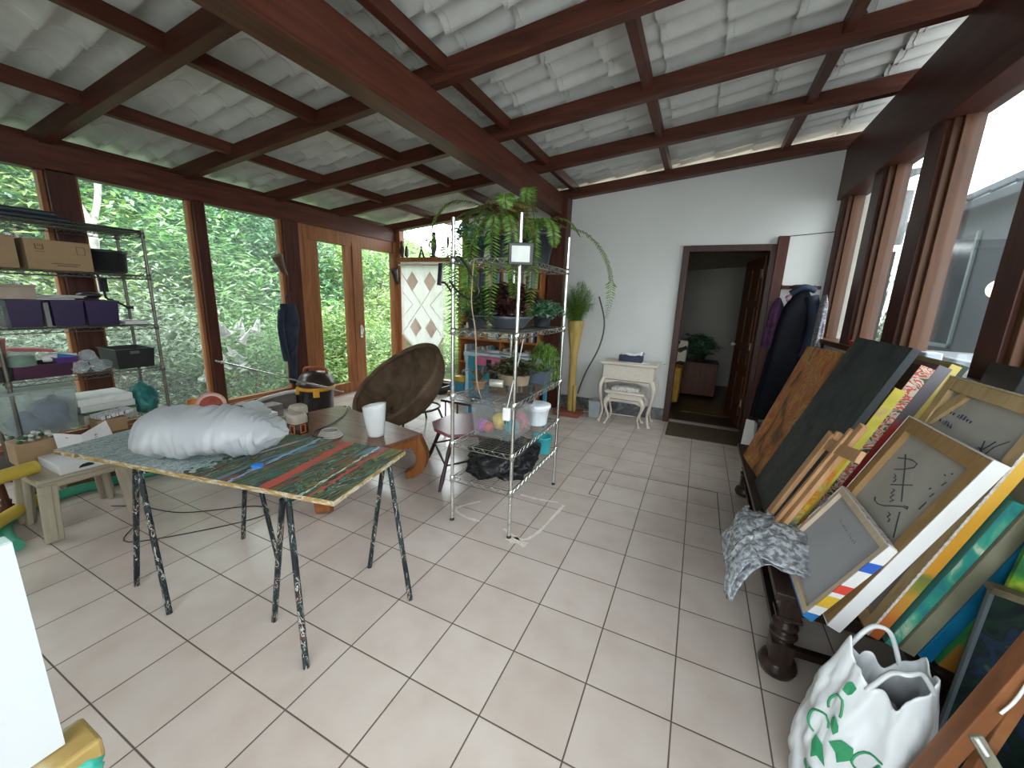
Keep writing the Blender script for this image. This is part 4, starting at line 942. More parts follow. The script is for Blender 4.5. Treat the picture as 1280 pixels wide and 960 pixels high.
an = A_.normalized(); e1 = Vector((0, 0, 1)).cross(an).normalized(); e2 = an.cross(e1)
for i in range(5): 
    q = Vector((-2.60, .84, .585)) + an * .009 + e1 * (-.035 + i * .0175); b.tube(bez([q - e2 * .016, q + e2 * .014, q + e1 * .012 + e2 * .005, q + e1 * .014 - e2 * .014], 3), .0035, 4)
b.build('print', rd, t)
b = B(); b.blob((-2.56, 1.08, .44), (.15, .24, .11), 28, 14, .3, 2.5, 9, flat=.42); one(b, 'white_bag', clear('white_film', haze=.8, hazec=(.72, .74, .76), rough=.2), 'loose white plastic bag behind the bundle, next to the pink lid', 'bag')
b = B(); b.bar((-2.45, .80, .62), (-2.38, .98, .575), .02, .012); b.bar((-2.38, .98, .575), (-2.37, 1.01, .54), .006, .004); one(b, 'knife', darkm, 'dark-handled tool lying across the pink lid', 'tool')

# ------------------------------------------------------------------ chrome rack in the middle of the room
rack('chrome_rack', -.19, .28, 1.12, 2.04, (1.865, 1.41, .96, .612, .35), 2.11, steel, 'free-standing chrome wire rack full of plants in the middle of the room')
def frond(b, pts, wid, n=34, taper=1.0, start=.12, mi=0, seed=0, r0=.003, sw=.2):
    path = bez(pts, 8); r = random.Random(seed); k = len(path); n = int(n * 1.45)
    b.tube(path, [r0 * (1 - .7 * i / k) for i in range(k)], 5, mi=1)
    for i in range(n):
        u = start + (1 - start) * i / n; f = u * (k - 1); j = min(k - 2, int(f)); p = path[j].lerp(path[j + 1], f - j); d = (path[j + 1] - path[j]).normalized()
        side = d.cross(Vector((0, 0, 1)))
        if side.length < .15: side = d.cross(Vector((.6, -.8, 0)))
        side.normalize(); up = side.cross(d)
        L = wid * math.sin(PI * min(1, .18 + .82 * (1 - u) ** .8)) ** .7 * r.uniform(.85, 1.1) * (.35 + .65 * min(1, (1 - u) * 4 + .15))
        for s_ in (-1, 1):
            q = (side * s_ * .93 + d * .28 - Vector((0, 0, r.uniform(.05, .35)))).normalized(); w_ = d * L * sw * .5
            b.add([p, p + q * L * .45 + w_ + up * .004, p + q * L, p + q * L * .45 - w_ + up * .004], [(0, 1, 2), (0, 2, 3)], mi)
fernm = leaf('fern_green', [(0, (.06, .15, .016)), (.5, (.115, .25, .03)), (1, (.20, .33, .06))], trans=.3); rach = M('fern_stalk', (.10, .07, .03), .7)
fernb = leaf('fern_browning', [(0, (.17, .08, .025)), (.5, (.26, .15, .05)), (1, (.20, .22, .05))], trans=.25)
potd = M('dark_pot', (.014, .017, .022), .4)
def pot(b, c, r0, r1, h, n=26): return b.lathe([(r0, 0), (r1, h * .85), (r1 + .012, h * .86), (r1 + .012, h), (r1 - .004, h), (r0 - .006, .02), (0, .02)], c, n)
T = 1.872
# fern nearer the camera: browning heart and long arching fronds
c0 = Vector((.02, 1.42, T)); t = thing('potted_fern', c0, 'fern with a browning heart and arching fronds on top of the chrome rack', 'plant')
pot(B(), c0, .085, .12, .17).build('pot', potd, t)
h0 = c0 + Vector((0, 0, .17)); b = B(); bb = B(); r = random.Random(11)
F = [[(0, 0, 0), (-.10, -.12, .16), (-.26, -.26, .17), (-.36, -.32, .02), (-.38, -.32, -.15)], [(0, 0, 0), (-.06, -.15, .12), (-.20, -.26, .08), (-.25, -.30, -.1), (-.25, -.31, -.35)],
     [(0, 0, 0), (-.05, -.12, .12), (-.10, -.22, .05), (-.11, -.26, -.2), (-.10, -.27, -.5)], [(0, 0, 0), (.0, -.14, .10), (.03, -.22, .0), (.04, -.25, -.3), (.045, -.26, -.62)],
     [(0, 0, 0), (.08, -.12, .10), (.17, -.23, -.02), (.215, -.30, -.2), (.23, -.31, -.42)], [(0, 0, 0), (-.12, -.10, .13), (-.22, -.20, .04), (-.24, -.24, -.25), (-.22, -.26, -.62), (-.20, -.27, -.9)],
     [(0, 0, 0), (-.14, .04, .2), (-.3, .02, .15), (-.38, .0, -.02)], [(0, 0, 0), (-.02, -.16, .1), (-.07, -.27, -.06), (-.09, -.31, -.3), (-.10, -.32, -.5)],
     [(0, 0, 0), (-.09, -.14, .08), (-.17, -.25, -.02), (-.17, -.29, -.3), (-.15, -.30, -.58)], [(0, 0, 0), (.05, -.1, .2), (.1, -.2, .2), (.15, -.28, .1)]]
for i, f in enumerate(F): frond(b, [h0 + Vector(p) for p in f], r.uniform(.055, .075), 40, seed=i)
for i in range(26):
    a = r.uniform(0, 6.28); L = r.uniform(.12, .24)
    frond(b if i % 3 else bb, [h0, h0 + Vector((math.cos(a) * L * .35, math.sin(a) * L * .35, L * .55)), h0 + Vector((math.cos(a) * L * .8, math.sin(a) * L * .8, L * .35)), h0 + Vector((math.cos(a) * L, math.sin(a) * L, -.03))], .045, 20, seed=50 + i)
for i in range(44):
    a = r.uniform(0, 6.28); L = r.uniform(.08, .23); frond(bb, [h0, h0 + Vector((math.cos(a) * L * .4, math.sin(a) * L * .4, L * .9)), h0 + Vector((math.cos(a) * L, math.sin(a) * L, L * .7))], .04, 16, seed=90 + i)
b.build('fronds', [fernm, rach], t); bb.build('dry_fronds', [fernb, rach], t)
# fern in the big dark pot at the far side, with the long frond arching to the right
c0 = Vector((.10, 1.80, T)); t = thing('potted_fern', c0, 'fern in the larger dark pot on the rack top, one long frond arching out', 'plant')
pot(B(), c0, .10, .135, .24).build('pot', potd, t)
h0 = c0 + Vector((0, 0, .24)); b = B()
F = [[(0, 0, 0), (.12, .10, .06), (.32, .2, .02), (.46, .3, -.14), (.52, .34, -.36), (.50, .35, -.62)], [(0, 0, 0), (.0, -.1, .16), (.02, -.20, .26), (.04, -.30, .22), (.05, -.34, .10)], [(0, 0, 0), (-.06, -.10, .16), (-.09, -.2, .20), (-.1, -.26, .12)],
     [(0, 0, 0), (.1, -.1, .08), (.2, -.2, .0), (.24, -.26, -.14)], [(0, 0, 0), (-.12, -.05, .12), (-.24, -.1, .1), (-.32, -.14, -.02)], [(0, 0, 0), (.1, .02, .1), (.24, .02, .08), (.33, .02, -.03)],
     [(0, 0, 0), (.04, -.14, .06), (.10, -.28, -.08), (.13, -.36, -.3), (.14, -.4, -.62)]]
for i, f in enumerate(F): frond(b, [h0 + Vector(p) for p in f], .062, 44, seed=200 + i)
for i in range(16):
    a = r.uniform(0, 6.28); L = r.uniform(.12, .22); frond(b, [h0, h0 + Vector((math.cos(a) * L * .4, math.sin(a) * L * .4, L * .4)), h0 + Vector((math.cos(a) * L, math.sin(a) * L, L * .2))], .045, 18, seed=230 + i)
b.build('fronds', [fernm, rach], t)
# small dark plant at the left corner of the top
c0 = Vector((-.10, 1.25, T)); t = thing('potted_plant', c0, 'small dark bushy plant at the left corner of the rack top', 'plant')
pot(B(), c0, .05, .065, .09).build('pot', potd, t); leaves(.10, .10, .07, 420, .05, 31, clumps=10).build('foliage', leafC, t).location = c0 + Vector((0, 0, .08))
# flood light with a white face and the black cord
t = thing('floodlight', (.305, 1.085, 1.875), 'square black floodlight with a white face fixed to the front post of the chrome rack', 'light')
A_ = Vector((.38, -.90, -.10)).normalized(); S_ = A_.cross(Vector((0, 0, 1))).normalized(); U_ = S_.cross(A_); c_ = Vector((.315, 1.055, 1.875)); S_ = -S_
fr = lambda a, q, e: c_ - S_ * a + U_ * q + A_ * e
def plate(hw, hh, e0, e1): return B().hexa([fr(-hw, -hh, e0), fr(hw, -hh, e0), fr(hw, hh, e0), fr(-hw, hh, e0), fr(-hw, -hh, e1), fr(hw, -hh, e1), fr(hw, hh, e1), fr(-hw, hh, e1)])
plate(.072, .062, -.02, .012).build('housing', blackp, t, .005); plate(.052, .044, .012, .0145).build('face', M('white_face', (.50, .52, .50), .3), t)
b = B(); b.tube([c_ - A_ * .02, Vector((.29, 1.12, 1.89))], .012, 8); b.build('bracket', blackp, t)
b = B(); b.tube(bez([(-.18, 1.12, 1.86), (-.10, 1.06, 1.86), (.0, 1.06, 1.74), (.04, 1.06, 1.65), (-.03, 1.06, 1.61), (-.12, 1.06, 1.66), (-.19, 1.08, 1.72)], 7), .007, 6)
one(b, 'black_lead', blackp, 'black cord looping down from the left post of the chrome rack', 'cord')
one(B().tube(bez([(.0, 1.06, 1.85), (-.01, 1.055, 1.6), (.02, 1.06, 1.4), (.035, 1.06, 1.1), (.05, 1.1, .975)], 6), .004, 6), 'string', M('tan_string', (.30, .22, .15), .8), 'tan aerial root hanging over the front of the chrome rack', 'root')
# second shelf: charcoal bowl with a maroon plant, dark leafy plants
Z2 = 1.417
c0 = Vector((.035, 1.50, Z2)); t = thing('potted_plant', c0, 'dark maroon leafy plant in a wide charcoal bowl on the second rack shelf', 'plant')
B().lathe([(.11, 0), (.16, .06), (.185, .085), (.175, .085), (.12, .02), (0, .02)], c0, 30).build('bowl', M('charcoal_bowl', (.045, .05, .062), .35), t)
mar = leaf('maroon_leaves', [(0, (.018, .006, .006)), (.6, (.045, .014, .012)), (1, (.10, .04, .035))], trans=.1)
leaves(.14, .14, .11, 900, .09, 33, hole=.1, narrow=.5, clumps=18).build('foliage', mar, t).location = c0 + Vector((0, 0, .07))
c0 = Vector((.16, 1.84, Z2)); t = thing('potted_plant', c0, 'low succulent with dark green rosettes on the second rack shelf, behind the front post', 'plant')
pot(B(), c0, .06, .075, .08).build('pot', potd, t); leaves(.13, .12, .06, 700, .06, 34, narrow=.5).build('foliage', leafC, t).location = c0 + Vector((0, 0, .08))
c0 = Vector((-.10, 1.28, Z2)); t = thing('potted_plant', c0, 'bushy dull green plant at the left front of the second rack shelf', 'plant')
pot(B(), c0, .055, .07, .09).build('pot', potd, t); leaves(.10, .11, .10, 800, .05, 35, narrow=.4).build('foliage', leaf('dull_leaves', [(0, (.03, .06, .02)), (.6, (.06, .10, .04)), (1, (.10, .15, .07))]), t).location = c0 + Vector((0, 0, .07))
# third shelf
Z3 = .967
c0 = Vector((.02, 1.66, Z3)); t = thing('potted_plant', c0, 'brown-green seedlings in a tan oval planter on the third rack shelf', 'plant')
B().lathe([(.12, 0), (.135, .075), (.14, .08), (.13, .08), (.115, .02), (0, .02)], c0, 26, sx=1.0, sy=.8).build('planter', M('tan_planter', (.24, .18, .12), .7), t)
leaves(.13, .11, .06, 800, .055, 36, narrow=.45).build('foliage', leaf('seedlings', [(0, (.03, .02, .012)), (.45, (.07, .045, .02)), (.7, (.05, .09, .025)), (1, (.2, .24, .14))]), t).location = c0 + Vector((0, 0, .08))
b = tub(B(), (.17, 1.84, Z3), .17, .20, .10, .005, .85); one(b, 'basin', M('slate_plastic', (.07, .09, .12), .35), 'slate grey plastic basin on the third rack shelf, behind the front post', 'basin')
b = B(); b.lathe([(.0, 0), (.028, .001), (.03, .005), (.03, .10), (.028, .105), (0, .105)], (-.08, 1.45, Z3 + .031), 16, axis=(1, .25, 0)); one(b, 'can', M('pale_can', (.42, .42, .36), .3, .3), 'pale metal can lying on the third rack shelf', 'can')
c0 = Vector((-.12, 1.36, Z3)); t = thing('potted_plant', c0, 'spiky plant with purple tinged leaves at the left of the third rack shelf', 'plant')
pot(B(), c0, .04, .05, .06).build('pot', M('tan_pot', (.2, .12, .07), .7), t); b = B(); r = random.Random(5)
for i in range(26):
    a = r.uniform(0, 6.28); L = r.uniform(.10, .17); d = Vector((math.cos(a), math.sin(a), 0)); p0 = c0 + Vector((0, 0, .06)); s_ = Vector((-d.y, d.x, 0)) * .009
    b.add([p0 - s_, p0 + s_, p0 + d * L * .5 + s_ * 1.2 + Vector((0, 0, L * .55)), p0 + d * L + Vector((0, 0, L * .45)), p0 + d * L * .5 - s_ * 1.2 + Vector((0, 0, L * .55))], [(0, 1, 2, 4), (4, 2, 3)])
b.build('foliage', leaf('purple_spikes', [(0, (.10, .04, .08)), (.5, (.08, .12, .03)), (1, (.2, .15, .15))]), t)
asp = leaf('asparagus_fern', [(0, (.09, .22, .03)), (.5, (.18, .34, .06)), (1, (.28, .44, .12))], trans=.3)
def feathery(b, base, n, spread, droop, h, seed, leafl=.03):
    r = random.Random(seed)
    for i in range(n):
        a = r.uniform(0, 6.28); L = spread * r.uniform(.5, 1); d = Vector((math.cos(a), math.sin(a), 0))
        pts = bez([base, base + d * L * .35 + Vector((0, 0, h * r.uniform(.5, 1))), base + d * L * .8 + Vector((0, 0, h * r.uniform(.2, .7))), base + d * L + Vector((0, 0, -droop * r.uniform(.2, 1)))], 6)
        b.tube(pts, .0014, 3, mi=1)
        for p in pts[4:]:
            for k_ in range(7):
                q = Vector((r.uniform(-1, 1), r.uniform(-1, 1), r.uniform(-1, .6))).normalized(); L2 = leafl * r.uniform(.7, 1.5); s_ = q.cross(Vector((.3, .2, 1))).normalized() * .003
                o_ = p + Vector((r.uniform(-1, 1), r.uniform(-1, 1), r.uniform(-1, 1))) * .012
                b.add([o_ - s_, o_ + s_, o_ + q * L2], [(0, 1, 2)])
c0 = Vector((.16, 1.96, Z3)); t = thing('potted_plant', c0, 'feathery green asparagus fern hanging at the far end of the third rack shelf', 'plant')
pot(B(), c0, .045, .055, .10).build('pot', potd, t); b = B(); feathery(b, c0 + Vector((0, 0, .10)), 46, .17, .16, .20, 8, .035); b.build('foliage', [asp, rach], t)
# adapter on its cord
one(B().tube(bez([(.27, 1.26, 1.40), (.26, 1.22, 1.25), (.275, 1.10, 1.1), (.245, 1.095, .94)], 5), .003, 6), 'white_cable', whitep, 'thin white cable hanging from the second rack shelf to the plug', 'cable')
t = thing('plug_adapter', (.243, 1.092, .86), 'white plug adapter dangling on its cable beside the front post', 'plug'); B().cbox((.243, 1.092, .895), (.05, .03, .085)).build('body', M('white_adapter', (.74, .74, .73), .35), t, .008)
b = B(); b.tube([(.232, 1.092, .853), (.232, 1.092, .828)], .0035, 6); b.build('pin', blackp, t); b = B(); b.tube([(.254, 1.092, .853), (.254, 1.092, .828)], .0035, 6); b.build('pin', blackp, t)
# fourth shelf: toy box and round tub
Z4 = .618
t = thing('toy_box', (.02, 1.50, Z4), 'clear storage box of bright toys on the fourth rack shelf', 'box')
tub(B(), (.03, 1.49, Z4), .36, .38, .24, .004, .88).build('tub', clear('clear_tub', (.97, .98, .98), .03, .1, haze=.13, hazec=(.72, .74, .74)), t)
cols = [(.5, .06, .05), (.03, .22, .36), (.6, .14, .2), (.62, .42, .04), (.04, .3, .33), (.35, .08, .3), (.6, .2, .25)]; r = random.Random(2)
for i in range(16): B().blob((.03 + r.uniform(-.12, .12), 1.49 + r.uniform(-.13, .13), Z4 + .04 + r.uniform(0, .07)), (r.uniform(.04, .065),) * 3, 12, 8, .25, 2, i, flat=Z4 + .006).build('toy', M('toy_%d' % (i % 7), cols[i % 7], .4), t)
t = thing('round_tub', (.165, 1.83, Z4), 'white lidded round tub on the fourth rack shelf, beside the toy box', 'tub')
B().lathe([(.085, 0), (.10, .12), (.105, .125), (.105, .14), (0, .14)], (.165, 1.83, Z4), 26).build('tub', M('milk_white', (.66, .70, .74), .35), t); B().lathe([(.112, .14), (.114, .145), (.114, .165), (.10, .17), (0, .168)], (.165, 1.83, Z4), 26).build('lid', M('milk_lid', (.70, .74, .78), .35), t)
b = B(); b.cbox((.13, 1.62, Z4 + .255), (.16, .20, .02), (.05, .05, .3)); one(b, 'black_folder', blackp, 'small black pouch lying on the rim of the toy box', 'pouch', bevel=.008)
# bottom shelf
b = B(); b.blob((.05, 1.47, .44), (.24, .33, .15), 40, 22, .35, 2.2, 12, flat=.357); one(b, 'rubbish_bag', paint('black_bag', [(.4, (.008, .008, .009)), (.7, (.018, .018, .02))], (8, 8, 8), rough=.18, bmp=.9, nscale=2), 'glossy black rubbish bag on the lowest shelf of the chrome rack', 'bag')
b = B(); b.lathe([(.07, 0), (.085, .13), (.09, .135), (.09, .145), (.08, .14), (.065, .01), (0, .01)], (.205, 1.88, .357), 24); one(b, 'basket', M('turquoise_plastic', (.03, .33, .36), .4), 'turquoise pot on the lowest rack shelf behind the black bag', 'pot')

# ------------------------------------------------------------------ red seat and small pieces behind the chrome rack
red = M('maroon_seat', (.20, .045, .06), .35, var=.08); dr = M('dark_maroon_leg', (.035, .012, .014), .4)
SC0 = Vector((-.62, 1.95, 0))
t = thing('wooden_chair', SC0, 'maroon-seated wooden stool with dark splayed legs behind the chrome rack', 'stool')
ring_ = [Vector((-.90, 1.83, 0)), Vector((-.75, 1.66, 0)), Vector((-.54, 1.58, 0)), Vector((-.34, 1.74, 0)), Vector((-.28, 2.02, 0)), Vector((-.42, 2.26, 0)), Vector((-.70, 2.32, 0)), Vector((-.88, 2.12, 0))]
b = B(); b.add([p + Vector((0, 0, .425)) for p in ring_] + [p + Vector((0, 0, .455)) for p in ring_], [tuple(range(7, -1, -1)), tuple(range(8, 16))] + [(i, (i + 1) % 8, 8 + (i + 1) % 8, 8 + i) for i in range(8)]); b.build('seat', red, t, .012)
ft = [Vector((-1.03, 1.93, 0)), Vector((-.52, 1.42, 0)), Vector((-.16, 2.0, 0)), Vector((-.70, 2.48, 0))]
tp = [Vector((-.83, 1.92, .43)), Vector((-.55, 1.66, .43)), Vector((-.36, 1.98, .43)), Vector((-.68, 2.22, .43))]
for a, c_ in zip(tp, ft): B().tube([a, a.lerp(c_, .3), a.lerp(c_, .55), a.lerp(c_, .8), c_], [.013, .02, .016, .02, .011], 10).build('leg', dr, t)
for i in (0, 1, 2, 3): a = tp[i].lerp(ft[i], .55); c_ = tp[(i + 1) % 4].lerp(ft[(i + 1) % 4], .55); B().tube([a, a.lerp(c_, .5), c_], [.008, .012, .008], 8).build('stretcher', dr, t)
b = B(); b.blob((-.45, 2.06, .54), (.10, .09, .10), 18, 12, .3, 2.5, 6, flat=.456); one(b, 'black_bag', paint('black_cloth', [(.4, (.01, .01, .012)), (.6, (.025, .025, .03))], (8, 8, 8)), 'small black bag on the maroon seat', 'bag')
b = B(); b.lathe([(.05, 0), (.06, .09), (.065, .095), (.065, .11), (0, .11)], (-.44, 2.06, .62), 18); one(b, 'blue_tub', M('blue_plastic', (.02, .14, .36), .35), 'blue tub on top of the small black bag', 'tub')
b = B(); b.tube([(-.98, 2.95, 0), (-1.05, 2.95, .34)], .012, 8)
t = thing('side_stool', (-1.2, 3.0, 0), 'low dark stool on thin legs behind the maroon seat', 'stool')
B().box(-1.50, -.92, 2.80, 3.15, .34, .37).build('top', dr, t, .01)
for x, y in ((-1.45, 2.84), (-.97, 2.84), (-1.45, 3.11), (-.97, 3.11)): B().tube([(x, y, .34), (x, y, 0)], .011, 8).build('leg', dr, t)
b = B(); b.lathe([(0, 0), (.028, .002), (.03, .12), (.018, .17), (.009, .18), (.009, .75), (0, .75)], (-2.95, 3.97, .031), 14, axis=(1, .12, 0)); one(b, 'roller', whitep, 'white tool with a thin rod lying on the tiles beside the dark trays', 'tool')
blk2 = M('dark_tray', (.02, .022, .025), .4)
one(tub(B(), (-2.80, 4.34, 0), .70, .36, .13, .006, .9), 'storage_tray', blk2, 'large dark tray on the floor under the macrame curtain', 'tray')
one(tub(B(), (-2.95, 4.34, .14), .46, .30, .09, .006, .9), 'storage_tray', blk2, 'smaller dark tray of white oddments stacked on the large tray', 'tray')
r = random.Random(9)
for i in range(6):
    b = B(); b.cbox((-3.08 + .055 * i, 4.32 + r.uniform(-.05, .05), .20), (.05, .06, .06 + .03 * (i % 3)), (r.uniform(-.3, .3), r.uniform(-.3, .3), r.uniform(0, 1))); one(b, 'small_pack', paperw if i % 2 else M('mauve_pack', (.24, .18, .2), .6), 'small pale pack in the stacked dark tray', 'pack', 'packs in the stacked tray', bevel=.006)

# ------------------------------------------------------------------ bookcase
ow = wood('orange_wood', (.30, .095, .028), (.42, .16, .055), 'X', .45); owz = wood('orange_wood_up', (.28, .09, .026), (.40, .15, .05), 'Z', .45)
BX0, BX1, BY0, BY1 = -2.26, -.84, 4.36, 4.69
t = thing('bookcase', ((BX0 + BX1) / 2, 4.52, 0), 'orange wooden bookcase packed with books against the back wall', 'bookcase')
B().box(BX0, BX0 + .03, BY0, BY1, 0, 2.12).build('side_panel', owz, t); B().box(BX1 - .03, BX1, BY0, BY1, 0, 2.12).build('side_panel', owz, t)
B().box(BX0, BX1, BY1 - .012, BY1, 0, 2.12).build('back_panel', wood('bookcase_back', (.16, .06, .02), (.24, .10, .04), 'X'), t)
shz = [.14, .57, .955, 1.33, 1.735, 2.09]
for z in shz: B().box(BX0 + .03, BX1 - .03, BY0, BY1 - .012, z, z + .028).build('shelf', ow, t)
B().box(-1.50, -1.475, BY0 + .01, BY1 - .012, .14, 2.09).build('divider', owz, t)
bcol = [('cream', (.46, .38, .26)), ('tan', (.30, .19, .10)), ('dark red', (.14, .02, .02)), ('dark blue', (.03, .05, .12)), ('grey', (.22, .22, .21)), ('black', (.02, .02, .02)), ('green', (.05, .10, .05)), ('white', (.52, .5, .46)), ('ochre', (.34, .20, .05)), ('pale blue', (.16, .24, .32)), ('brown', (.10, .05, .03))]
for nm, c_ in bcol:
    M('spine_' + nm, c_, .6, var=.1)
rown = ['lowest row', 'second row from below', 'third row from below', 'row above the middle', 'top row']
proto_b = {}
r = random.Random(21)
for ri in range(5):
    z = shz[ri] + .0285; gap = shz[ri + 1] - z
    for (xa, xb) in ((BX0 + .035, -1.505), (-1.47, BX1 - .035)):
        x = xa
        while x < xb - .06:
            wd = r.uniform(.020, .044); h = min(gap - .02, r.uniform(.19, .29)); dp = r.uniform(.14, .2)
            if ri in (0, 1) and r.random() < .25: x += wd * 2.2
            nm, c_ = bcol[r.choice([0, 0, 1, 1, 2, 3, 4, 5, 6, 7, 7, 8, 9, 10, 0, 7])]
            if nm not in proto_b:
                o = MB().box(-.5, .5, 0, 1, 0, 1).build('book', MATS['spine_' + nm], None, origin=(0, 0, 0)); proto_b[nm] = o
            else:
                o = proto_b[nm].copy(); COL.objects.link(o)
            o.location = (x + wd / 2, BY0 + r.uniform(.015, .05), z); o.scale = (wd, dp, h)
            tag(o, f'upright {nm} book in the {rown[ri]} of the orange bookcase', 'book', f'{nm} books in the {rown[ri]}')
            x += wd + r.choice([.001, .001, .002, .004])
for o in bpy.data.objects:      # identical-looking books share a label: true of every one of that row and colour
    pass
one(B().box(-2.18, -2.0, 4.40, 4.60, 2.12, 2.20), 'white_carton', paperw, 'small white carton lying on top of the bookcase', 'box')
# blue box and yellow box low on the bookcase front
one(B().box(-2.28, -1.95, 4.08, 4.33, .0, .12), 'wooden_plinth', wood('pale_wood', (.32, .2, .11), (.42, .28, .17), 'X'), 'pale wooden plinth at the foot of the bookcase', 'plinth', bevel=.004)
one(B().box(-2.25, -1.98, 4.10, 4.30, .121, .28), 'blue_box', M('blue_card', (.03, .22, .36), .5), 'blue box standing on the pale plinth before the bookcase', 'box', bevel=.006)
one(B().box(-2.18, -1.99, 4.13, 4.29, .281, .37), 'yellow_box', M('yellow_card', (.55, .36, .03), .5), 'yellow box on top of the blue box before the bookcase', 'box', bevel=.006)
# turquoise folding desk with a pale top
tq = M('turquoise_paint', (.03, .24, .33), .5); pt = M('pale_blue_edge', (.36, .48, .53), .5)
t = thing('turquoise_desk', (-.80, 3.62, 0), 'turquoise desk with a pale blue top in front of the bookcase', 'desk')
B().box(-1.55, -.32, 3.44, 3.82, .87, .895).build('desk_top', paint('patterned_top', [(.4, (.18, .22, .26)), (.5, (.42, .46, .48)), (.6, (.25, .29, .33))], (4, 14, 4), bmp=0), t, .004)
B().box(-1.56, -.31, 3.425, 3.44, .85, .90).build('edge', pt, t)
B().box(-1.54, -1.36, 3.46, 3.80, 0, .87).build('side_panel', tq, t, .004); B().box(-.40, -.36, 3.48, 3.52, 0, .87).build('leg', tq, t, .004)
B().box(-1.54, -1.50, 3.44, 3.46, .03, .87).build('edging', pt, t)
t = thing('pink_box', (-1.05, 3.40, .74), 'pink plastic case fixed under the front edge of the turquoise desk', 'box'); B().box(-1.30, -.84, 3.28, 3.43, .76, .87).build('case', M('pink_case', (.45, .12, .20), .45), t, .008); B().box(-1.12, -1.05, 3.27, 3.285, .70, .85).build('clasp', blackp, t, .004)
for i, (x, c_) in enumerate(((-1.0, (.3, .3, .3)), (-.8, (.5, .48, .46)), (-1.2, (.45, .45, .45)))):
    b = B(); b.blob((x, 3.62, .905), (.11, .08, .02), 16, 8, .3, 3, i, flat=.896); one(b, 'cloth', M('cloth_%d' % i, c_, .9), ['grey cloth on the turquoise desk, middle of three', 'pale cloth on the turquoise desk, nearest the palm plant', 'light grey cloth on the turquoise desk, nearest the curtain'][i], 'cloth')

# ------------------------------------------------------------------ curtain, figures on the ledge, things hanging by the window
lace = clear('macrame_lace', (1, 1, 1), .0, .5, haze=.62, hazec=(.74, .72, .71)); lacep = clear('macrame_diamond', (1, 1, 1), .0, .5, haze=.62, hazec=(.62, .46, .38)); cordm = M('pale_cord', (.60, .52, .46), .8)
t = thing('macrame_curtain', (-3.16, 4.58, 2.13), 'white macrame curtain with rosy diamonds and a pointed fringed hem', 'curtain')
CX0, CX1, CY = -3.62, -2.70, 4.58; cxm = -3.04
zb = lambda x: .93 - (.50 * (1 - abs(x - cxm) / ((cxm - CX0) if x < cxm else (CX1 - cxm))))
b = B(); b.grid(lambda u, v: Vector((CX0 + (CX1 - CX0) * u, CY + .006 * math.sin(u * 30), 2.13 * (1 - v) + zb(CX0 + (CX1 - CX0) * u) * v)), 40, 20); b.build('lace_panel', lace, t, solid=.003)
for x, z in ((-3.36, 1.86), (-2.98, 1.86), (-3.30, 1.06), (-2.96, 1.06)):
    b = B(); q = [(-.13, 0), (0, -.17), (.13, 0), (0, .17)]; b.add([(x + a, CY - .009, z + c_) for a, c_ in q] + [(x + a, CY - .013, z + c_) for a, c_ in q], [(0, 1, 2, 3), (7, 6, 5, 4)] + [(i, 4 + i, 4 + (i + 1) % 4, (i + 1) % 4) for i in range(4)]); b.build('diamond', lacep, t)
b = B()
for p in ([(-3.6, 2.0), (-3.17, 1.46), (-2.74, 2.0)], [(-3.6, .95), (-3.17, 1.46), (-2.74, .95)], [(-3.6, 1.7), (-3.36, 1.46), (-3.6, 1.22)], [(-2.74, 1.7), (-2.98, 1.46), (-2.74, 1.22)]): b.tube([(x, CY - .012, z) for x, z in p], .006, 5)
b.tube([(CX0, CY - .006, zb(CX0)), (cxm, CY - .006, zb(cxm)), (CX1, CY - .006, zb(CX1))], .010, 6); b.tube([(CX0 - .05, CY, 2.14), (CX1 + .08, CY, 2.14)], .012, 8)
b.build('cord', cordm, t)
b = B()
for i in range(64):
    x = CX0 + (CX1 - CX0) * (i + .5) / 64; b.tube([(x, CY, zb(x)), (x + .004 * math.sin(i), CY, max(.10, zb(x) - .52))], .0035, 4)
o = b.build('fringe', M('rosy_fringe', (.52, .38, .31), .85), t)
ebony = M('ebony', (.02, .014, .012), .5); ow2 = M('carved_wood', (.09, .045, .02), .6); LZ = 2.276
b = B(); b.blob((-3.66, 4.67, LZ + .11), (.045, .035, .11), 16, 12, .25, 3, 2, flat=LZ); b.blob((-3.66, 4.665, LZ + .24), (.035, .03, .045), 12, 8); one(b, 'figurine', ow2, 'brown carved figure at the left end of the ledge above the curtain', 'figurine')
b = B(); b.lathe([(.05, 0), (.05, .05), (.03, .11), (0, .13)], (-3.57, 4.69, LZ + .02), 12, sx=.6, axis=None); b.blob((-3.57, 4.69, LZ + .10), (.03, .04, .10), 12, 10, .2, 3, 1, flat=LZ); one(b, 'figurine', ebony, 'rounded dark carving beside the brown carved figure on the ledge', 'figurine')
b = B(); b.tube([(-3.30, 4.70, LZ), (-3.26, 4.70, LZ + .14)], [.02, .010], 8); b.tube([(-3.20, 4.70, LZ), (-3.25, 4.70, LZ + .14)], [.02, .010], 8); b.blob((-3.255, 4.70, LZ + .17), (.016, .016, .022), 10, 8); b.tube([(-3.29, 4.70, LZ + .06), (-3.21, 4.70, LZ + .06)], .008, 6); one(b, 'figurine', ebony, 'small dark kneeling figurine on the ledge above the curtain', 'figurine')
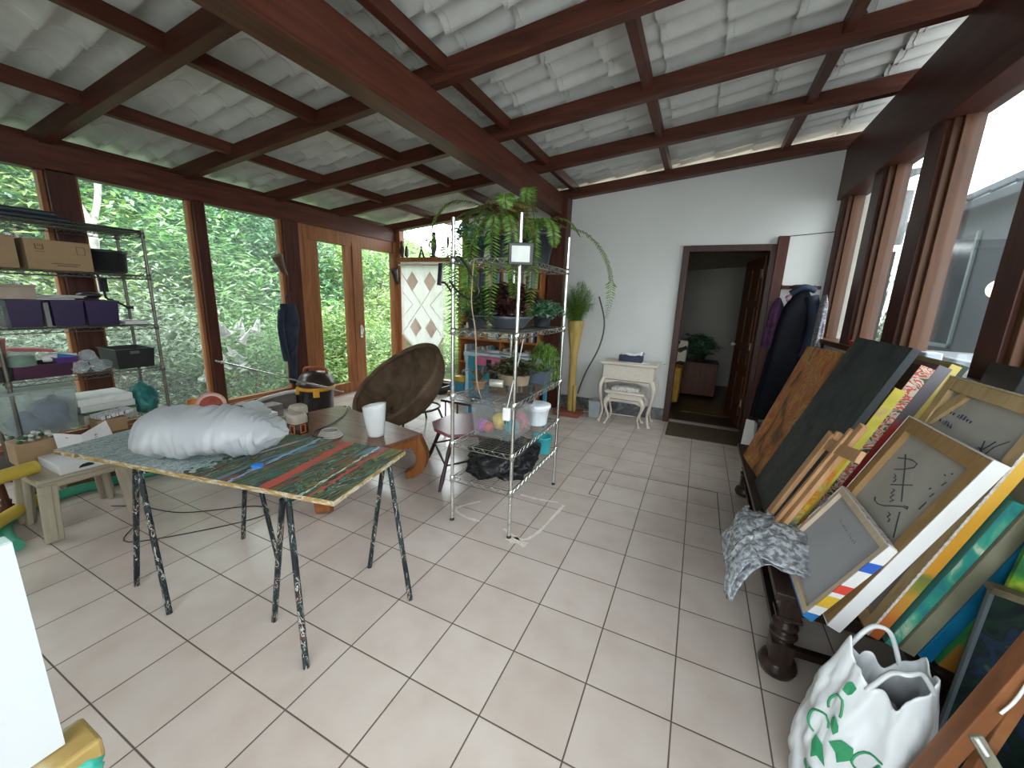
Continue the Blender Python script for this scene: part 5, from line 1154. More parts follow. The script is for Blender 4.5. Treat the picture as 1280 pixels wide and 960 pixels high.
b = B(); b.blob((-2.98, 4.69, LZ + .20), (.055, .04, .15), 16, 12, .15, 3, 3); b.tube([(-2.99, 4.69, LZ), (-2.99, 4.69, LZ + .12)], [.03, .04], 10); b.blob((-2.98, 4.69, LZ + .37), (.035, .035, .045), 14, 10); b.tube(bez([(-3.03, 4.68, LZ + .28), (-3.06, 4.66, LZ + .20), (-3.03, 4.65, LZ + .16)], 4), .014, 8); b.cbox((-2.98, 4.69, LZ + .01), (.11, .08, .02)); one(b, 'figurine', ebony, 'tall dark standing figurine in the middle of the ledge', 'figurine')
for x, h, lb in ((-2.70, .42, 'thinner tall dark statuette on the ledge, taller of the pair'), (-2.60, .35, 'thin dark statuette on the ledge nearest the rack, shorter of the pair')):
    b = B(); b.lathe([(.026, 0), (.026, .02), (.010, .03), (.012, h * .4), (.020, h * .55), (.016, h * .75), (.009, h * .8), (.014, h * .88), (.010, h * .95), (0, h)], (x, 4.70, LZ), 12); one(b, 'figurine', ebony, lb, 'figurine')
b = B(); b.cbox((-2.72, 4.50, 1.98), (.07, .03, .36), (0, .1, 0)); b.tube(bez([(-2.68, 4.5, 1.85), (-2.60, 4.48, 1.84), (-2.52, 4.48, 1.76), (-2.44, 4.48, 1.66)], 5), .02, 8); b.tube([(-2.72, 4.5, 2.15), (-2.72, 4.57, 2.16)], .008, 6); one(b, 'hanging_tool', blackp, 'black hanging tool with a handle in front of the curtain edge', 'tool')
nav = paint('navy_cloth', [(.4, (.012, .016, .03)), (.6, (.028, .036, .06))], (6, 6, 3), rough=.8, bmp=.4)
t = thing('hanging_jacket', (-3.70, 2.44, .35), 'dark navy jacket hanging at the window post behind the vacuum cleaner', 'jacket')
b = B()
def jk(u, v):
    s = u * 2 * PI; k_ = .10 + .06 * math.sin(PI * min(1, v * 1.6)) - .05 * v
    return Vector((-3.705 + .055 * math.sin(s) * (1 - .3 * v), 2.43 + k_ * math.cos(s) * (1 + .15 * math.sin(9 * v + 3 * s)), 1.45 - 1.08 * v))
b.grid(jk, 20, 18, cu=True); b.add([jk(i / 20, 0) for i in range(20)], [tuple(range(20))]); b.build('body', nav, t)
B().tube(bez([(-3.69, 2.33, 1.36), (-3.64, 2.27, 1.15), (-3.65, 2.30, .85), (-3.66, 2.33, .7)], 5), [.04] * 16, 10).build('sleeve', nav, t)
B().tube(bez([(-3.72, 2.43, 1.44), (-3.75, 2.46, 1.54), (-3.803, 2.58, 1.62)], 4), .008, 6).build('hanging_loop', nav, t)
for (y, lb) in ((2.36, 'brown horn-shaped wooden bracket on the post above the navy jacket'), (4.52, 'dark horn-shaped bracket beside the sliding pane')):
    b = B(); b.tube(bez([(-3.79, y + .16, 1.82), (-3.77, y + .10, 1.88), (-3.74, y + .04, 1.98), (-3.73, y, 2.06)], 5), [.02 + .0035 * i for i in range(16)], 10); one(b, 'wall_bracket', ow2 if y < 3 else ebony, lb, 'bracket')

# ------------------------------------------------------------------ tall bamboo vase with a feathery fern
bam = paint('bamboo', [(.35, (.36, .24, .07)), (.6, (.48, .34, .12)), (.75, (.55, .43, .2))], (14, 14, 2), rough=.4, bmp=.1)
c0 = Vector((-.27, 4.30, 0)); t = thing('bamboo_plant', c0, 'tall yellow bamboo stalk vase with a feathery fern in the corner by the post', 'plant')
B().box(-.46, -.10, 4.12, 4.44, 0, .06).build('base', M('terracotta', (.24, .07, .04), .7), t, .008)
b = B(); b.lathe([(.045, .06), (.05, .10), (.05, .42), (.058, .44), (.05, .47), (.055, .82), (.064, .84), (.055, .87), (.085, 1.10), (.115, 1.32), (.11, 1.36), (.095, 1.36), (.06, 1.05), (0, 1.05)], c0, 20); b.tube([(-.20, 4.27, .06), (-.215, 4.27, .45)], [.022, .03], 10); b.build('stalk', bam, t)
b = B(); r = random.Random(15)
for i in range(210):
    d = Vector((r.gauss(0, 1), r.gauss(0, 1), r.gauss(0, 1))).normalized() * r.random() ** .4
    p1 = c0 + Vector((d.x * .25, d.y * .16, 1.62 + d.z * .30)); p0 = c0 + Vector((0, 0, 1.34))
    pts = bez([p0, p0.lerp(p1, .55) + Vector((0, 0, .07)), p1], 5); b.tube(pts, .0014, 3, mi=1)
    for k_ in range(46):
        f = r.random() ** .6; o_ = p0.lerp(p1, f) + Vector((0, 0, .07 * 4 * f * (1 - f) * .5)) + Vector((r.gauss(0, .018), r.gauss(0, .018), r.gauss(0, .018)))
        q = (d.normalized() * .6 + Vector((r.gauss(0, 1), r.gauss(0, 1), r.gauss(0, .7)))).normalized(); s_ = q.cross(Vector((.3, .2, 1))).normalized() * .0032
        b.add([o_ - s_, o_ + s_, o_ + q * r.uniform(.03, .065)], [(0, 1, 2)])
b.build('foliage', [asp, rach], t)
one(B().tube(bez([(-.20, 4.40, .30), (-.12, 4.45, .6), (.03, 4.55, 1.0), (.06, 4.6, 1.35), (-.05, 4.62, 1.7)], 6), .011, 6), 'dark_cable', M('grey_cable', (.06, .055, .05), .5), 'dark cable rising along the white wall behind the bamboo vase', 'cable')
one(B().tube(bez([(-.27, 4.5, .012), (-.1, 4.5, .012), (.08, 4.56, .012), (.25, 4.6, .012), (.6, 4.64, .012)], 5), .006, 6), 'floor_cable', whitep, 'thin white cable along the skirting under the white tables', 'cable')
t = thing('waste_bin', (.10, 4.40, 0), 'small pale grey bin beside the white nesting table', 'bin'); tub(B(), (.08, 4.40, 0), .17, .17, .235, .005, .86).build('body', M('grey_bin', (.40, .43, .45), .5), t)
# ------------------------------------------------------------------ white nested tables
wv = M('chalk_white_paint', (.60, .535, .46), .55, var=.06, sc=25); edg = M('worn_edge', (.22, .14, .09), .6)
def cab_leg(x, y, ox, oy, h, r_):
    p = bez([(x, y, h), (x + ox * .035, y + oy * .03, h * .86), (x + ox * .03, y + oy * .025, h * .66), (x - ox * .012, y - oy * .01, h * .30), (x + ox * .008, y + oy * .008, h * .08), (x + ox * .03, y + oy * .028, 0)], 4)
    n_ = len(p); return B().tube(p, [r_ * (1.25 - .85 * math.sin(PI * .5 * min(1, i / n_ * 1.15)) + (.35 if i > n_ - 4 else 0)) for i in range(n_)], 8)
def ctable(name, x0, x1, y0, y1, h, ap, label, drawer=True):
    t = thing(name, ((x0 + x1) / 2, (y0 + y1) / 2, 0), label, 'table' if drawer else 'stool')
    b = B(); b.box(x0, x1, y0, y1, h - .028, h); b.box(x0 + .012, x1 - .012, y0 + .012, y1 - .012, h - .04, h - .028); b.build('top', wv, t, .008)
    ins_ = .035; b = B(); b.box(x0 + ins_, x1 - ins_, y0 + ins_, y1 - ins_, h - ap, h - .04)
    for yy_ in (y0 + ins_, y1 - ins_ - .016):
        n_ = 16; pts = [(x0 + ins_, yy_, h - ap + .002), (x1 - ins_, yy_, h - ap + .002)]
        for i in range(n_ + 1):
            u = 1 - i / n_; pts.append((x0 + ins_ + (x1 - x0 - 2 * ins_) * u, yy_, h - ap - .055 * (abs(2 * u - 1) ** 3) - .012 * (1 + math.cos(6 * PI * (u - .5))) / 2 - .012))
        b.prism(pts, (0, 1, 0), .016)
    b.build('apron', wv, t, .002)
    b = B(); b.box(x0 + ins_ - .004, x1 - ins_ + .004, y0 + ins_ - .006, y0 + ins_, h - ap - .004, h - ap + .006); b.build('bead', edg, t)
    for x, ox in ((x0 + .05, -1), (x1 - .05, 1)):
        for y, oy in ((y0 + .05, -1), (y1 - .05, 1)): cab_leg(x, y, ox, oy, h - ap + .01, .032 if drawer else .026).build('leg', wv, t)
    return t
ctable('nesting_table', .155, .875, 4.16, 4.56, .85, .24, 'cream white table with curved legs against the white wall')
ts = ctable('nesting_stool', .25, .765, 4.10, 4.44, .47, .11, 'small cream white stool tucked under the white table', False)
b = B(); b.blob((.505, 4.27, .488), (.20, .13, .045), 30, 12, 0, flat=.472, fn=lambda q, d: Vector((max(-.185, min(.185, q.x * 1.25)), max(-.12, min(.12, q.y * 1.25)), q.z)))
one(b, 'cushion', paint('floral_cushion', [(.45, (.58, .56, .52)), (.55, (.52, .5, .46)), (.6, (.16, .17, .16)), (.66, (.5, .48, .44))], (26, 26, 26), bmp=0), 'floral cushion lying on the small white stool', 'cushion')
b = B(); b.lathe([(.0, 0), (.20, .0), (.205, .002), (0, .003)], (.55, 4.34, .8505), 30, sx=1.05, sy=.75); one(b, 'doily', paperw, 'white doily lying on the white table', 'doily')
t = thing('tissue_box', (.50, 4.33, .854), 'navy tissue box on the doily on the white table', 'tissue box'); B().cbox((.52, 4.33, .899), (.30, .15, .085), (0, 0, -.03)).build('box', M('navy_card', (.014, .02, .05), .5), t, .005)
b = B(); b.grid(lambda u, v: Vector((.40 + .26 * u + .03 * v, 4.27 + .12 * v, .944 + .035 * v * (1 - v) * 4 * (.4 + u) + .012 * math.sin(u * 9))), 12, 6); b.build('tissue', M('tissue_paper', (.72, .74, .78), .9, var=.02), t, solid=.002)
t = thing('wall_socket', (.90, 4.70, .80), 'small white socket on the wall beside the white table', 'socket'); B().box(.90, .945, 4.70, 4.72, .79, .83).build('plate', whitep, t, .004); B().lathe([(.007, 0), (.007, .004), (0, .004)], (.925, 4.70, .81), 10, axis=(0, -1, 0)).build('hole', blackp, t)

# ------------------------------------------------------------------ doormat, hall furniture
b = B(); b.box(1.07, 2.10, 4.06, 4.68, 0, .012); one(b, 'doormat', paint('brown_mat', [(.35, (.05, .035, .02)), (.65, (.11, .08, .05))], (60, 60, 60), rough=.95), 'dark brown mat in front of the inner doorway', 'mat', bevel=.004)
mus = paint('mustard_cloth', [(.35, (.36, .20, .03)), (.65, (.52, .31, .06))], (5, 5, 5), rough=.85)
t = thing('armchair', (.85, 5.95, 0), 'mustard armchair just inside the next room, half hidden by the door jamb', 'armchair')
B().box(.45, .95, 5.7, 6.3, .08, .42).build('seat', mus, t, .04); B().box(.92, 1.13, 5.55, 6.35, .08, .66).build('armrest', mus, t, .05); B().box(.42, 1.12, 6.2, 6.4, .1, .9).build('backrest', mus, t, .05)
one(B().cbox((1.0, 5.92, .87), (.34, .10, .40), (-.25, .1, .3)), 'pillow', paint('spotted_cushion', [(.52, (.62, .56, .46)), (.6, (.03, .025, .02))], (9, 9, 9), detail=0, dist=0, bmp=0, interp='CONSTANT'), 'cream cushion with black spots on the mustard armchair', 'cushion', bevel=.035)
t = thing('wooden_chest', (1.40, 7.0, 0), 'dark wooden chest against the far wall of the next room', 'chest'); B().box(1.12, 1.68, 6.6, 7.1, .04, .60).build('body', doorw, t, .008); B().box(1.10, 1.70, 6.58, 7.12, .60, .635).build('lid', doorw, t, .006)
c0 = Vector((1.38, 6.82, .636)); t = thing('potted_plant', c0, 'dark green plant on the wooden chest in the next room', 'plant'); pot(B(), c0, .08, .10, .14).build('pot', darkm, t); leaves(.20, .2, .18, 700, .12, 71).build('foliage', leafC, t).location = c0 + Vector((0, 0, .12))
one(B().box(1.2, 2.0, 5.4, 6.3, 0, .01), 'rug', paint('hall_rug', [(.35, (.10, .06, .02)), (.6, (.17, .11, .04))], (4, 4, 4)), 'brown rug on the floor of the next room', 'rug')

# ------------------------------------------------------------------ coats on the wall by the windows
dnav = paint('dark_coat_cloth', [(.4, (.0035, .004, .008)), (.65, (.008, .009, .016))], (5, 5, 2.5), rough=.75, bmp=.4)
def coat(name, cx_, cy_, zt, zb_, w0, w1, dep, mat, label, seed, slant=0, xmax=2.52):
    t = thing(name, (cx_, cy_, zb_), label, 'coat')
    def f(u, v):
        s = u * 2 * PI; w = w0 + (w1 - w0) * v ** .8; k_ = 1 + .14 * math.sin(5 * s + seed) * min(1, v * 2) + .06 * noise.noise(Vector((u * 8, v * 4, seed)))
        top = min(1, (v + .02) * 7) ** .5
        return Vector((min(xmax, cx_ + slant * v + w * math.cos(s) * k_ * top), min(4.68, cy_ + dep * math.sin(s) * k_ * top), zt - (zt - zb_) * v - .05 * abs(math.cos(s)) * (1 - v) * top))
    b = B(); b.grid(f, 36, 26, cu=True); b.add([f(i / 36, 1) for i in range(36)], [tuple(range(35, -1, -1))])
    b.build('body', mat, t); return t
t = coat('coat', 2.32, 4.52, 1.86, .28, .14, .24, .10, dnav, 'long dark navy coat hanging on the white wall beside the doorway', 1, -.06)
b = B(); b.tube(bez([(2.40, 4.44, 1.78), (2.46, 4.42, 1.5), (2.45, 4.42, 1.2), (2.42, 4.42, 1.08)], 6), [.06] * 19, 12); b.build('sleeve', M('blue_sleeve', (.012, .02, .045), .75, var=.3), t)
b = B(); b.tube(bez([(2.20, 4.47, 1.80), (2.30, 4.43, 1.87), (2.42, 4.44, 1.84)], 5), [.035] * 11, 10); b.build('collar', M('blue_sleeve', (.012, .02, .045), .75), t)
t = coat('purple_jacket', 2.115, 4.60, 1.76, 1.15, .06, .09, .05, paint('purple_padded', [(.4, (.035, .012, .035)), (.6, (.085, .03, .085))], (10, 10, 14), rough=.55, bmp=.5), 'short purple padded jacket hanging beside the long navy coat', 4)
b = B(); b.blob((2.22, 4.54, 1.75), (.05, .04, .045), 14, 10, .3, 3, 1); b.build('collar', M('pink_lining', (.55, .36, .45), .8), t)
t = coat('plaid_jacket', 2.50, 4.36, 1.80, 1.12, .03, .045, .12, paint('plaid', [(.4, (.40, .39, .42)), (.52, (.10, .10, .14)), (.6, (.48, .45, .46))], (9, 26, 26), dist=.2, bmp=0), 'grey plaid jacket hanging at the corner window post', 6, xmax=2.545)
b = B(); b.blob((2.30, 4.62, 1.88), (.10, .03, .03), 10, 8); b.box(2.05, 2.52, 4.685, 4.715, 1.86, 1.90); 
for x in (2.12, 2.28, 2.44): b.tube(bez([(x, 4.69, 1.87), (x, 4.62, 1.86), (x, 4.60, 1.90)], 4), .008, 6)
one(b, 'coat_rail', postw, 'dark wooden coat rail on the white wall behind the coats', 'coat rail')

# ------------------------------------------------------------------ dark bench with turned legs along the right wall
dkw = wood('bench_wood', (.014, .009, .007), (.035, .022, .017), 'Y', .3); dkz = wood('bench_leg_wood', (.014, .009, .008), (.04, .025, .02), 'Z', .28)
t = thing('carved_bench', (2.06, 1.74, 0), 'dark heavy bench with turned bulbous legs carrying the stacked paintings', 'bench')
B().box(1.73, 2.39, .72, 2.77, .405, .44).build('bench_top', dkw, t, .006)
b = B(); b.box(1.77, 1.80, .80, 2.69, .30, .405); b.box(2.32, 2.35, .80, 2.69, .30, .405); b.box(1.80, 2.32, .80, .83, .30, .405); b.box(1.80, 2.32, 2.66, 2.69, .30, .405); b.build('apron', dkw, t, .004)
for x, y in ((1.80, .79), (1.83, 2.67), (2.33, .82), (2.33, 2.67)):
    b = B(); b.lathe([(.03, 0), (.066, .012), (.078, .045), (.066, .078), (.04, .092)], (x, y, 0), 24); b.cbox((x, y, .13), (.088, .088, .085)); b.lathe([(.044, .172), (.030, .18), (.034, .19), (.055, .205), (.055, .215), (.036, .232), (.052, .25), (.050, .262), (.034, .278), (.046, .29), (.034, .30)], (x, y, 0), 22); b.cbox((x, y, .307), (.098, .098, .014)); b.cbox((x, y, .36), (.08, .08, .095))
    b.build('leg', dkz, t, .004)
b = B(); b.bar((1.80, .79, .13), (1.83, 2.67, .13), .035, .035); b.bar((2.33, .82, .13), (2.33, 2.67, .13), .035, .035); b.bar((1.80, .79, .13), (2.33, .82, .13), .035, .035); b.build('stretcher', dkw, t, .003)

# ------------------------------------------------------------------ canvases
rawc = paint('raw_canvas', [(.35, (.36, .345, .31)), (.65, (.43, .415, .38))], (3, 3, 3), bmp=.1, rough=.85)
greyc = M('primed_grey_canvas', (.36, .365, .385), .8, var=.05, sc=6); bar_w = wood('stretcher_wood', (.38, .26, .13), (.50, .36, .19), 'Z', .6); bar_b = wood('stretcher_brown', (.27, .16, .065), (.36, .22, .10), 'Z', .6)
inkm = M('pen_ink', (.05, .055, .075), .6); inkb = M('blue_pen_ink', (.04, .05, .16), .6); wside = M('white_canvas_edge', (.66, .65, .65), .6, var=.03)
ZB = .4415
class Lean:
    def __init__(s, xb, k, zb=ZB):
        th = math.atan(k); s.o = Vector((xb, 0, zb)); s.e = Vector((math.sin(th), 0, math.cos(th))); s.n = Vector((math.cos(th), 0, -math.sin(th)))
    def p(s, y, a, d=0): return s.o + Vector((0, y, 0)) + s.e * a + s.n * d      # d > 0: behind the front plane
    def blk(s, b, y0, y1, a0, a1, d0, d1, mi=0):
        return b.hexa([s.p(y0, a0, d0), s.p(y0, a0, d1), s.p(y1, a0, d1), s.p(y1, a0, d0), s.p(y0, a1, d0), s.p(y0, a1, d1), s.p(y1, a1, d1), s.p(y1, a1, d0)], mi)
def painting(xb, k, y0, y1, L, t_, face, side, label, zb=ZB, group='canvases leaning in the stack'):
    ln = Lean(xb, k, zb); t = thing('canvas_painting', ln.p((y0 + y1) / 2, 0), label, 'painting')
    ln.blk(B(), y0, y1, 0, L, .001, t_).build('stretched_edge', side, t)
    ln.blk(B(), y0 + .001, y1 - .001, .001, L - .001, -.0015, .001).build('painted_face', face, t)
    return ln, t
def backview(xb, k, y0, y1, L, t_, barw, barm, cloth, side, label, zb=ZB, cross=False, barm2=None):
    """a canvas seen from its raw back: stretcher bars around recessed cloth"""
    ln = Lean(xb, k, zb); t = thing('canvas_painting', ln.p((y0 + y1) / 2, 0), label, 'painting')
    ln.blk(B(), y0 + .004, y1 - .004, .004, L - .004, t_ * .55, t_ - .004).build('canvas_back', cloth, t)
    e = .004
    for y_a, y_b, a0, a1 in ((y0 + e, y0 + barw, e, L - e), (y1 - barw, y1 - e, e, L - e), (y0 + barw, y1 - barw, e, barw), (y0 + barw, y1 - barw, L - barw, L - e)): ln.blk(B(), y_a, y_b, a0, a1, .0, t_ - .004).build('stretcher_bar', barm, t, .002)
    b = B()
    ln.blk(b, y0, y0 + e, 0, L, -.001, t_); ln.blk(b, y1 - e, y1, 0, L, -.001, t_); ln.blk(b, y0 + e, y1 - e, 0, e, -.001, t_); ln.blk(b, y0 + e, y1 - e, L - e, L, -.001, t_); ln.blk(b, y0 + e, y1 - e, e, L - e, t_ - .004, t_)
    b.build('folded_edge', side, t)
    return ln, t
def strokes(ln, t, lines, y1, L, d, mat, w=.0022, name='handwriting'):
    """pen strokes; (u, v) with u from the far side to the near side, v upwards, in metres"""
    b = B()
    for l in lines: b.tube([ln.p(y1 - u_, v_, d) for u_, v_ in l], w, 4)
    return b.build(name, mat, t)
fire = paint('fiery_abstract', [(.34, (.06, .035, .012)), (.41, (.19, .075, .015)), (.46, (.34, .13, .02)), (.49, (.30, .05, .03)), (.52, (.40, .20, .035)), (.55, (.28, .08, .04)), (.59, (.42, .26, .06)), (.63, (.14, .06, .025)), (.68, (.3, .12, .07))], (7, 7, 3.6), detail=9, dist=.5, bmp=.6)
dpaint = paint('dark_slate_abstract', [(.36, (.010, .014, .018)), (.44, (.022, .034, .036)), (.48, (.034, .044, .036)), (.51, (.018, .026, .034)), (.55, (.045, .052, .045)), (.58, (.02, .03, .038)), (.64, (.06, .058, .05)), (.7, (.016, .02, .036))], (7, 7, 5), detail=9, dist=.4, bmp=.6)
b = B(); b.slab((1.745, 2.45, ZB), (1.80, 1.985, ZB), (2.118, 1.968, 1.372), (2.032, 2.458, 1.362), .024)
one(b, 'canvas_painting', fire, 'fiery orange and brown abstract painting, farthest canvas of the stack', 'painting', bevel=.002)
painting(1.775, .37, 1.235, 1.945, 1.10, .03, dpaint, M('dark_edge', (.015, .02, .024), .5), 'big dark slate-coloured painting, second canvas from the doorway end')
Lk = Lean(1.745, .37)
ly = paint('brown_olive_abstract', [(.35, (.04, .02, .012)), (.5, (.10, .055, .02)), (.62, (.13, .11, .03)), (.75, (.05, .06, .02))], (5, 4, 4), detail=6)
painting(1.812, .37, 1.215, 1.60, .55, .026, M('grey_canvas_front', (.22, .23, .25), .7), paint('yellow_orange_edge', [(.4, (.5, .34, .03)), (.52, (.5, .16, .02)), (.6, (.42, .4, .12)), (.7, (.2, .2, .05))], (6, 6, 9)), 'short grey canvas with a yellow and orange edge behind the pale wooden easel')
painting(1.842, .37, 1.30, 1.75, .895, .045, ly, paint('yellow_edge', [(.35, (.5, .40, .05)), (.55, (.62, .56, .10)), (.68, (.55, .35, .2))], (3, 3, 5)), 'brown-olive painting with a bright yellow edge, beside the big dark painting')
painting(1.905, .37, 1.385, 1.95, 1.01, .055, paint('brown_abstract', [(.4, (.045, .02, .012)), (.6, (.10, .04, .02))], (4, 4, 4)), paint('pink_floral_edge', [(.3, (.07, .10, .05)), (.42, (.5, .42, .36)), (.5, (.45, .10, .07)), (.57, (.62, .5, .45)), (.64, (.5, .22, .08)), (.7, (.55, .2, .2))], (16, 16, 22), detail=3, interp='CONSTANT'), 'dark brown painting with a speckled pink and red edge in the stack')
grad, nt, pb = nodes('grey_to_red_edge'); pb.inputs['Roughness'].default_value = .5; tcn = N(nt, 'ShaderNodeTexCoord'); sxn = N(nt, 'ShaderNodeSeparateXYZ'); nt.links.new(tcn.outputs['Object'], sxn.inputs[0]); nt.links.new(ramp(nt, sxn.outputs['Z'], [(.0, (.10, .012, .012)), (.35, (.34, .025, .02)), (.62, (.36, .03, .025)), (.68, (.10, .085, .10)), (1, (.14, .13, .15))]), pb.inputs['Base Color'])
painting(1.972, .37, 1.40, 2.0, 1.015, .05, M('dim_canvas', (.1, .05, .05), .6), grad, 'painting with a red edge turning grey towards the top, behind the speckled one')
painting(2.032, .37, 1.45, 2.0, 1.02, .04, M('olive_canvas', (.2, .17, .04), .6), paint('lemon_edge', [(.4, (.46, .38, .10)), (.6, (.55, .42, .16))], (4, 4, 6)), 'painting with a lemon yellow edge, behind the red-edged one')
painting(2.085, .37, 1.49, 2.05, 1.015, .03, M('olive_canvas', (.2, .17, .04), .6), M('deep_green_edge', (.01, .03, .018), .5), 'olive painting with a deep green edge, farthest back by the window sill')
# large raw back with writing, orange edge
og, nt, pb = nodes('orange_edge'); pb.inputs['Roughness'].default_value = .5
tcn = N(nt, 'ShaderNodeTexCoord'); sxn = N(nt, 'ShaderNodeSeparateXYZ'); nt.links.new(tcn.outputs['Object'], sxn.inputs[0]); nz = N(nt, 'ShaderNodeTexNoise'); nz.inputs['Scale'].default_value = 14; nt.links.new(tcn.outputs['Object'], nz.inputs['Vector'])
ma = N(nt, 'ShaderNodeMath', operation='MULTIPLY_ADD'); ma.inputs[1].default_value = .12; nt.links.new(nz.outputs['Fac'], ma.inputs[0]); nt.links.new(sxn.outputs['Z'], ma.inputs[2])
nt.links.new(ramp(nt, ma.outputs[0], [(.0, (.38, .07, .015)), (.12, (.42, .11, .02)), (.24, (.46, .24, .03)), (.30, (.20, .20, .03)), (.345, (.12, .16, .04)), (.37, (.55, .24, .02)), (.6, (.60, .30, .02)), (.78, (.62, .36, .05)), (.9, (.45, .38, .16))]), pb.inputs['Base Color'])
ln, t = backview(2.0, .31, .62, 1.215, .97, .038, .055, bar_w, rawc, og, 'large canvas showing its raw back with faint pen writing, its edge painted orange')
ln.blk(B(), .675, .72, .40, .46, .004, .03).build('wedge', bar_w, t)
b = B(); p0 = ln.p(1.165, .77, .012); p1 = ln.p(1.055, .92, .012); b.bar(p0, p1, .045, .014, up=ln.n); b.build('corner_brace', bar_w, t)
b = B(); ln.blk(b, .616, .6195, 0, .97, -.003, .004); ln.blk(b, .62, 1.215, .9705, .9735, -.003, .004)
for i in range(34): ln.blk(b, .6155, .6185, .02 + i * .028, .028 + i * .028, -.0045, -.002)
b.build('stapled_fold', M('stapled_cloth', (.50, .46, .42), .85, var=.3, sc=80), t)
wr = lambda u, v, s_, pts: [(u + s_ * a, v + s_ * c_) for a, c_ in pts]
scr = [[(0, 0), (.1, 1), (.5, .9), (.2, .5), (.6, .3), (0, 0)], [(0, .6), (.2, 0), (.5, .6)], [(0, 0), (.3, .6), (.4, 0), (.6, .5)], [(0, 1), (.05, 0), (.4, .5), (.5, 0)], [(.3, .6), (0, .3), (.3, 0), (.45, .6), (.5, 0)], [(.1, .6), (.4, .6), (.1, 0), (.5, 0)]]
L1 = []; r = random.Random(8)
for i in range(10): L1.append(wr(.064 + .0205 * i + (.012 if i > 4 else 0), .829 - .0006 * i, .018, scr[r.randrange(6)]))
for i in range(7): L1.append(wr(.056 + .021 * i, .787 - .0017 * i, .018, scr[r.randrange(6)]))
strokes(ln, t, L1, 1.215, .97, .0185, inkb, .0013)
strokes(ln, t, [[(0.391, 0.79), (0.406, 0.754), (0.424, 0.782), (0.436, 0.804)], [(0.406, 0.754), (0.439, 0.746)], [(0.434, 0.747), (0.446, 0.785), (0.485, 0.822)], [(0.389, 0.763), (0.417, 0.753)]], 1.215, .97, .0185, inkm, .0018)
# white-edged canvas, brown bars, big signature turned sideways
ln, t = backview(1.875, .40, .60, 1.165, .80, .044, .062, bar_b, rawc, wside, 'canvas with a clean white edge and brown bars, its raw back signed in pen')
S = [[(0.11, 0.627), (0.154, 0.643), (0.197, 0.654), (0.239, 0.653), (0.241, 0.635), (0.199, 0.607), (0.15, 0.583)], [(0.135, 0.656), (0.203, 0.608), (0.264, 0.56), (0.331, 0.509)], [(0.175, 0.568), (0.191, 0.565), (0.187, 0.557), (0.207, 0.557), (0.205, 0.542)], [(0.203, 0.528), (0.309, 0.58)], [(0.234, 0.521), (0.249, 0.522), (0.245, 0.503), (0.266, 0.508), (0.259, 0.488), (0.288, 0.491), (0.277, 0.476)], [(0.181, 0.447), (0.194, 0.436), (0.228, 0.436), (0.268, 0.449), (0.311, 0.474), (0.352, 0.496), (0.386, 0.504), (0.381, 0.511), (0.36, 0.504)], [(0.367, 0.477), (0.404, 0.437), (0.443, 0.396)], [(0.317, 0.445), (0.336, 0.444), (0.333, 0.429), (0.355, 0.43), (0.357, 0.418)], [(0.396, 0.608), (0.401, 0.614)], [(0.429, 0.588), (0.432, 0.607)], [(0.4, 0.678), (0.409, 0.677)], [(0.428, 0.692), (0.429, 0.697)], [(0.435, 0.532), (0.436, 0.568)], [(0.432, 0.642), (0.437, 0.662)]]
strokes(ln, t, S, 1.165, .80, .0225, inkm, .0022)
# small canvas in front
mc, nt, pb = nodes('patched_edge'); pb.inputs['Roughness'].default_value = .5; tcn = N(nt, 'ShaderNodeTexCoord'); sxn = N(nt, 'ShaderNodeSeparateXYZ'); nt.links.new(tcn.outputs['Object'], sxn.inputs[0])
nt.links.new(ramp(nt, sxn.outputs['Z'], [(0, (.02, .16, .42)), (.02, (.64, .64, .62)), (.06, (.58, .36, .03)), (.115, (.64, .63, .62)), (.135, (.55, .05, .03)), (.175, (.64, .63, .62)), (.25, (.02, .09, .42)), (.29, (.64, .63, .62))], 'CONSTANT'), pb.inputs['Base Color'])
ln, t = backview(1.80, .52, .612, 1.14, .42, .034, .030, wood('pale_stretcher', (.48, .38, .27), (.58, .48, .36), 'Z', .6), greyc, mc, 'small canvas turned backwards, grey cloth and white edge with red, yellow and blue patches')
b = B(); ln.blk(b, .62, 1.135, .4205, .423, -.002, .03)
b.build('painted_fold', paint('speckled_fold', [(.4, (.62, .60, .58)), (.52, (.6, .57, .55)), (.58, (.35, .05, .08)), (.62, (.6, .58, .56)), (.70, (.5, .4, .1))], (20, 20, 20), interp='CONSTANT'), t)
L1 = []
for i in range(10): L1.append(wr(.17 + .02 * i, .31, .014, scr[i % 6]))
strokes(ln, t, L1, 1.14, .42, .0172, M('faint_pencil', (.26, .27, .30), .7), .0009)
# coloured canvases at the near end
painting(2.048, .31, .600, 1.0, .65, .030, M('teal_face', (.03, .16, .15), .5), paint('teal_green_edge', [(.35, (.03, .17, .19)), (.5, (.03, .26, .20)), (.6, (.10, .34, .22)), (.7, (.5, .52, .4))], (18, 18, 10), dist=.8, bmp=.5), 'short canvas with a thick textured teal-green edge, next to the orange-edged canvas')
painting(2.085, .31, .590, 1.0, .95, .042, M('olive_grey', (.19, .18, .12), .6), M('olive_grey', (.19, .18, .12), .6, var=.15), 'canvas with a plain olive-grey edge between the teal and the blue ones')
painting(2.133, .31, .585, 1.0, .95, .036, M('blue_face', (.01, .14, .28), .5), paint('blue_edge', [(.4, (.005, .12, .26)), (.65, (.01, .20, .36))], (3, 3, 5)), 'canvas with a strong blue edge, right behind the olive-grey one')
ge, nt, pb = nodes('green_edge'); pb.inputs['Roughness'].default_value = .5; tcn = N(nt, 'ShaderNodeTexCoord'); sxn = N(nt, 'ShaderNodeSeparateXYZ'); nt.links.new(tcn.outputs['Object'], sxn.inputs[0])
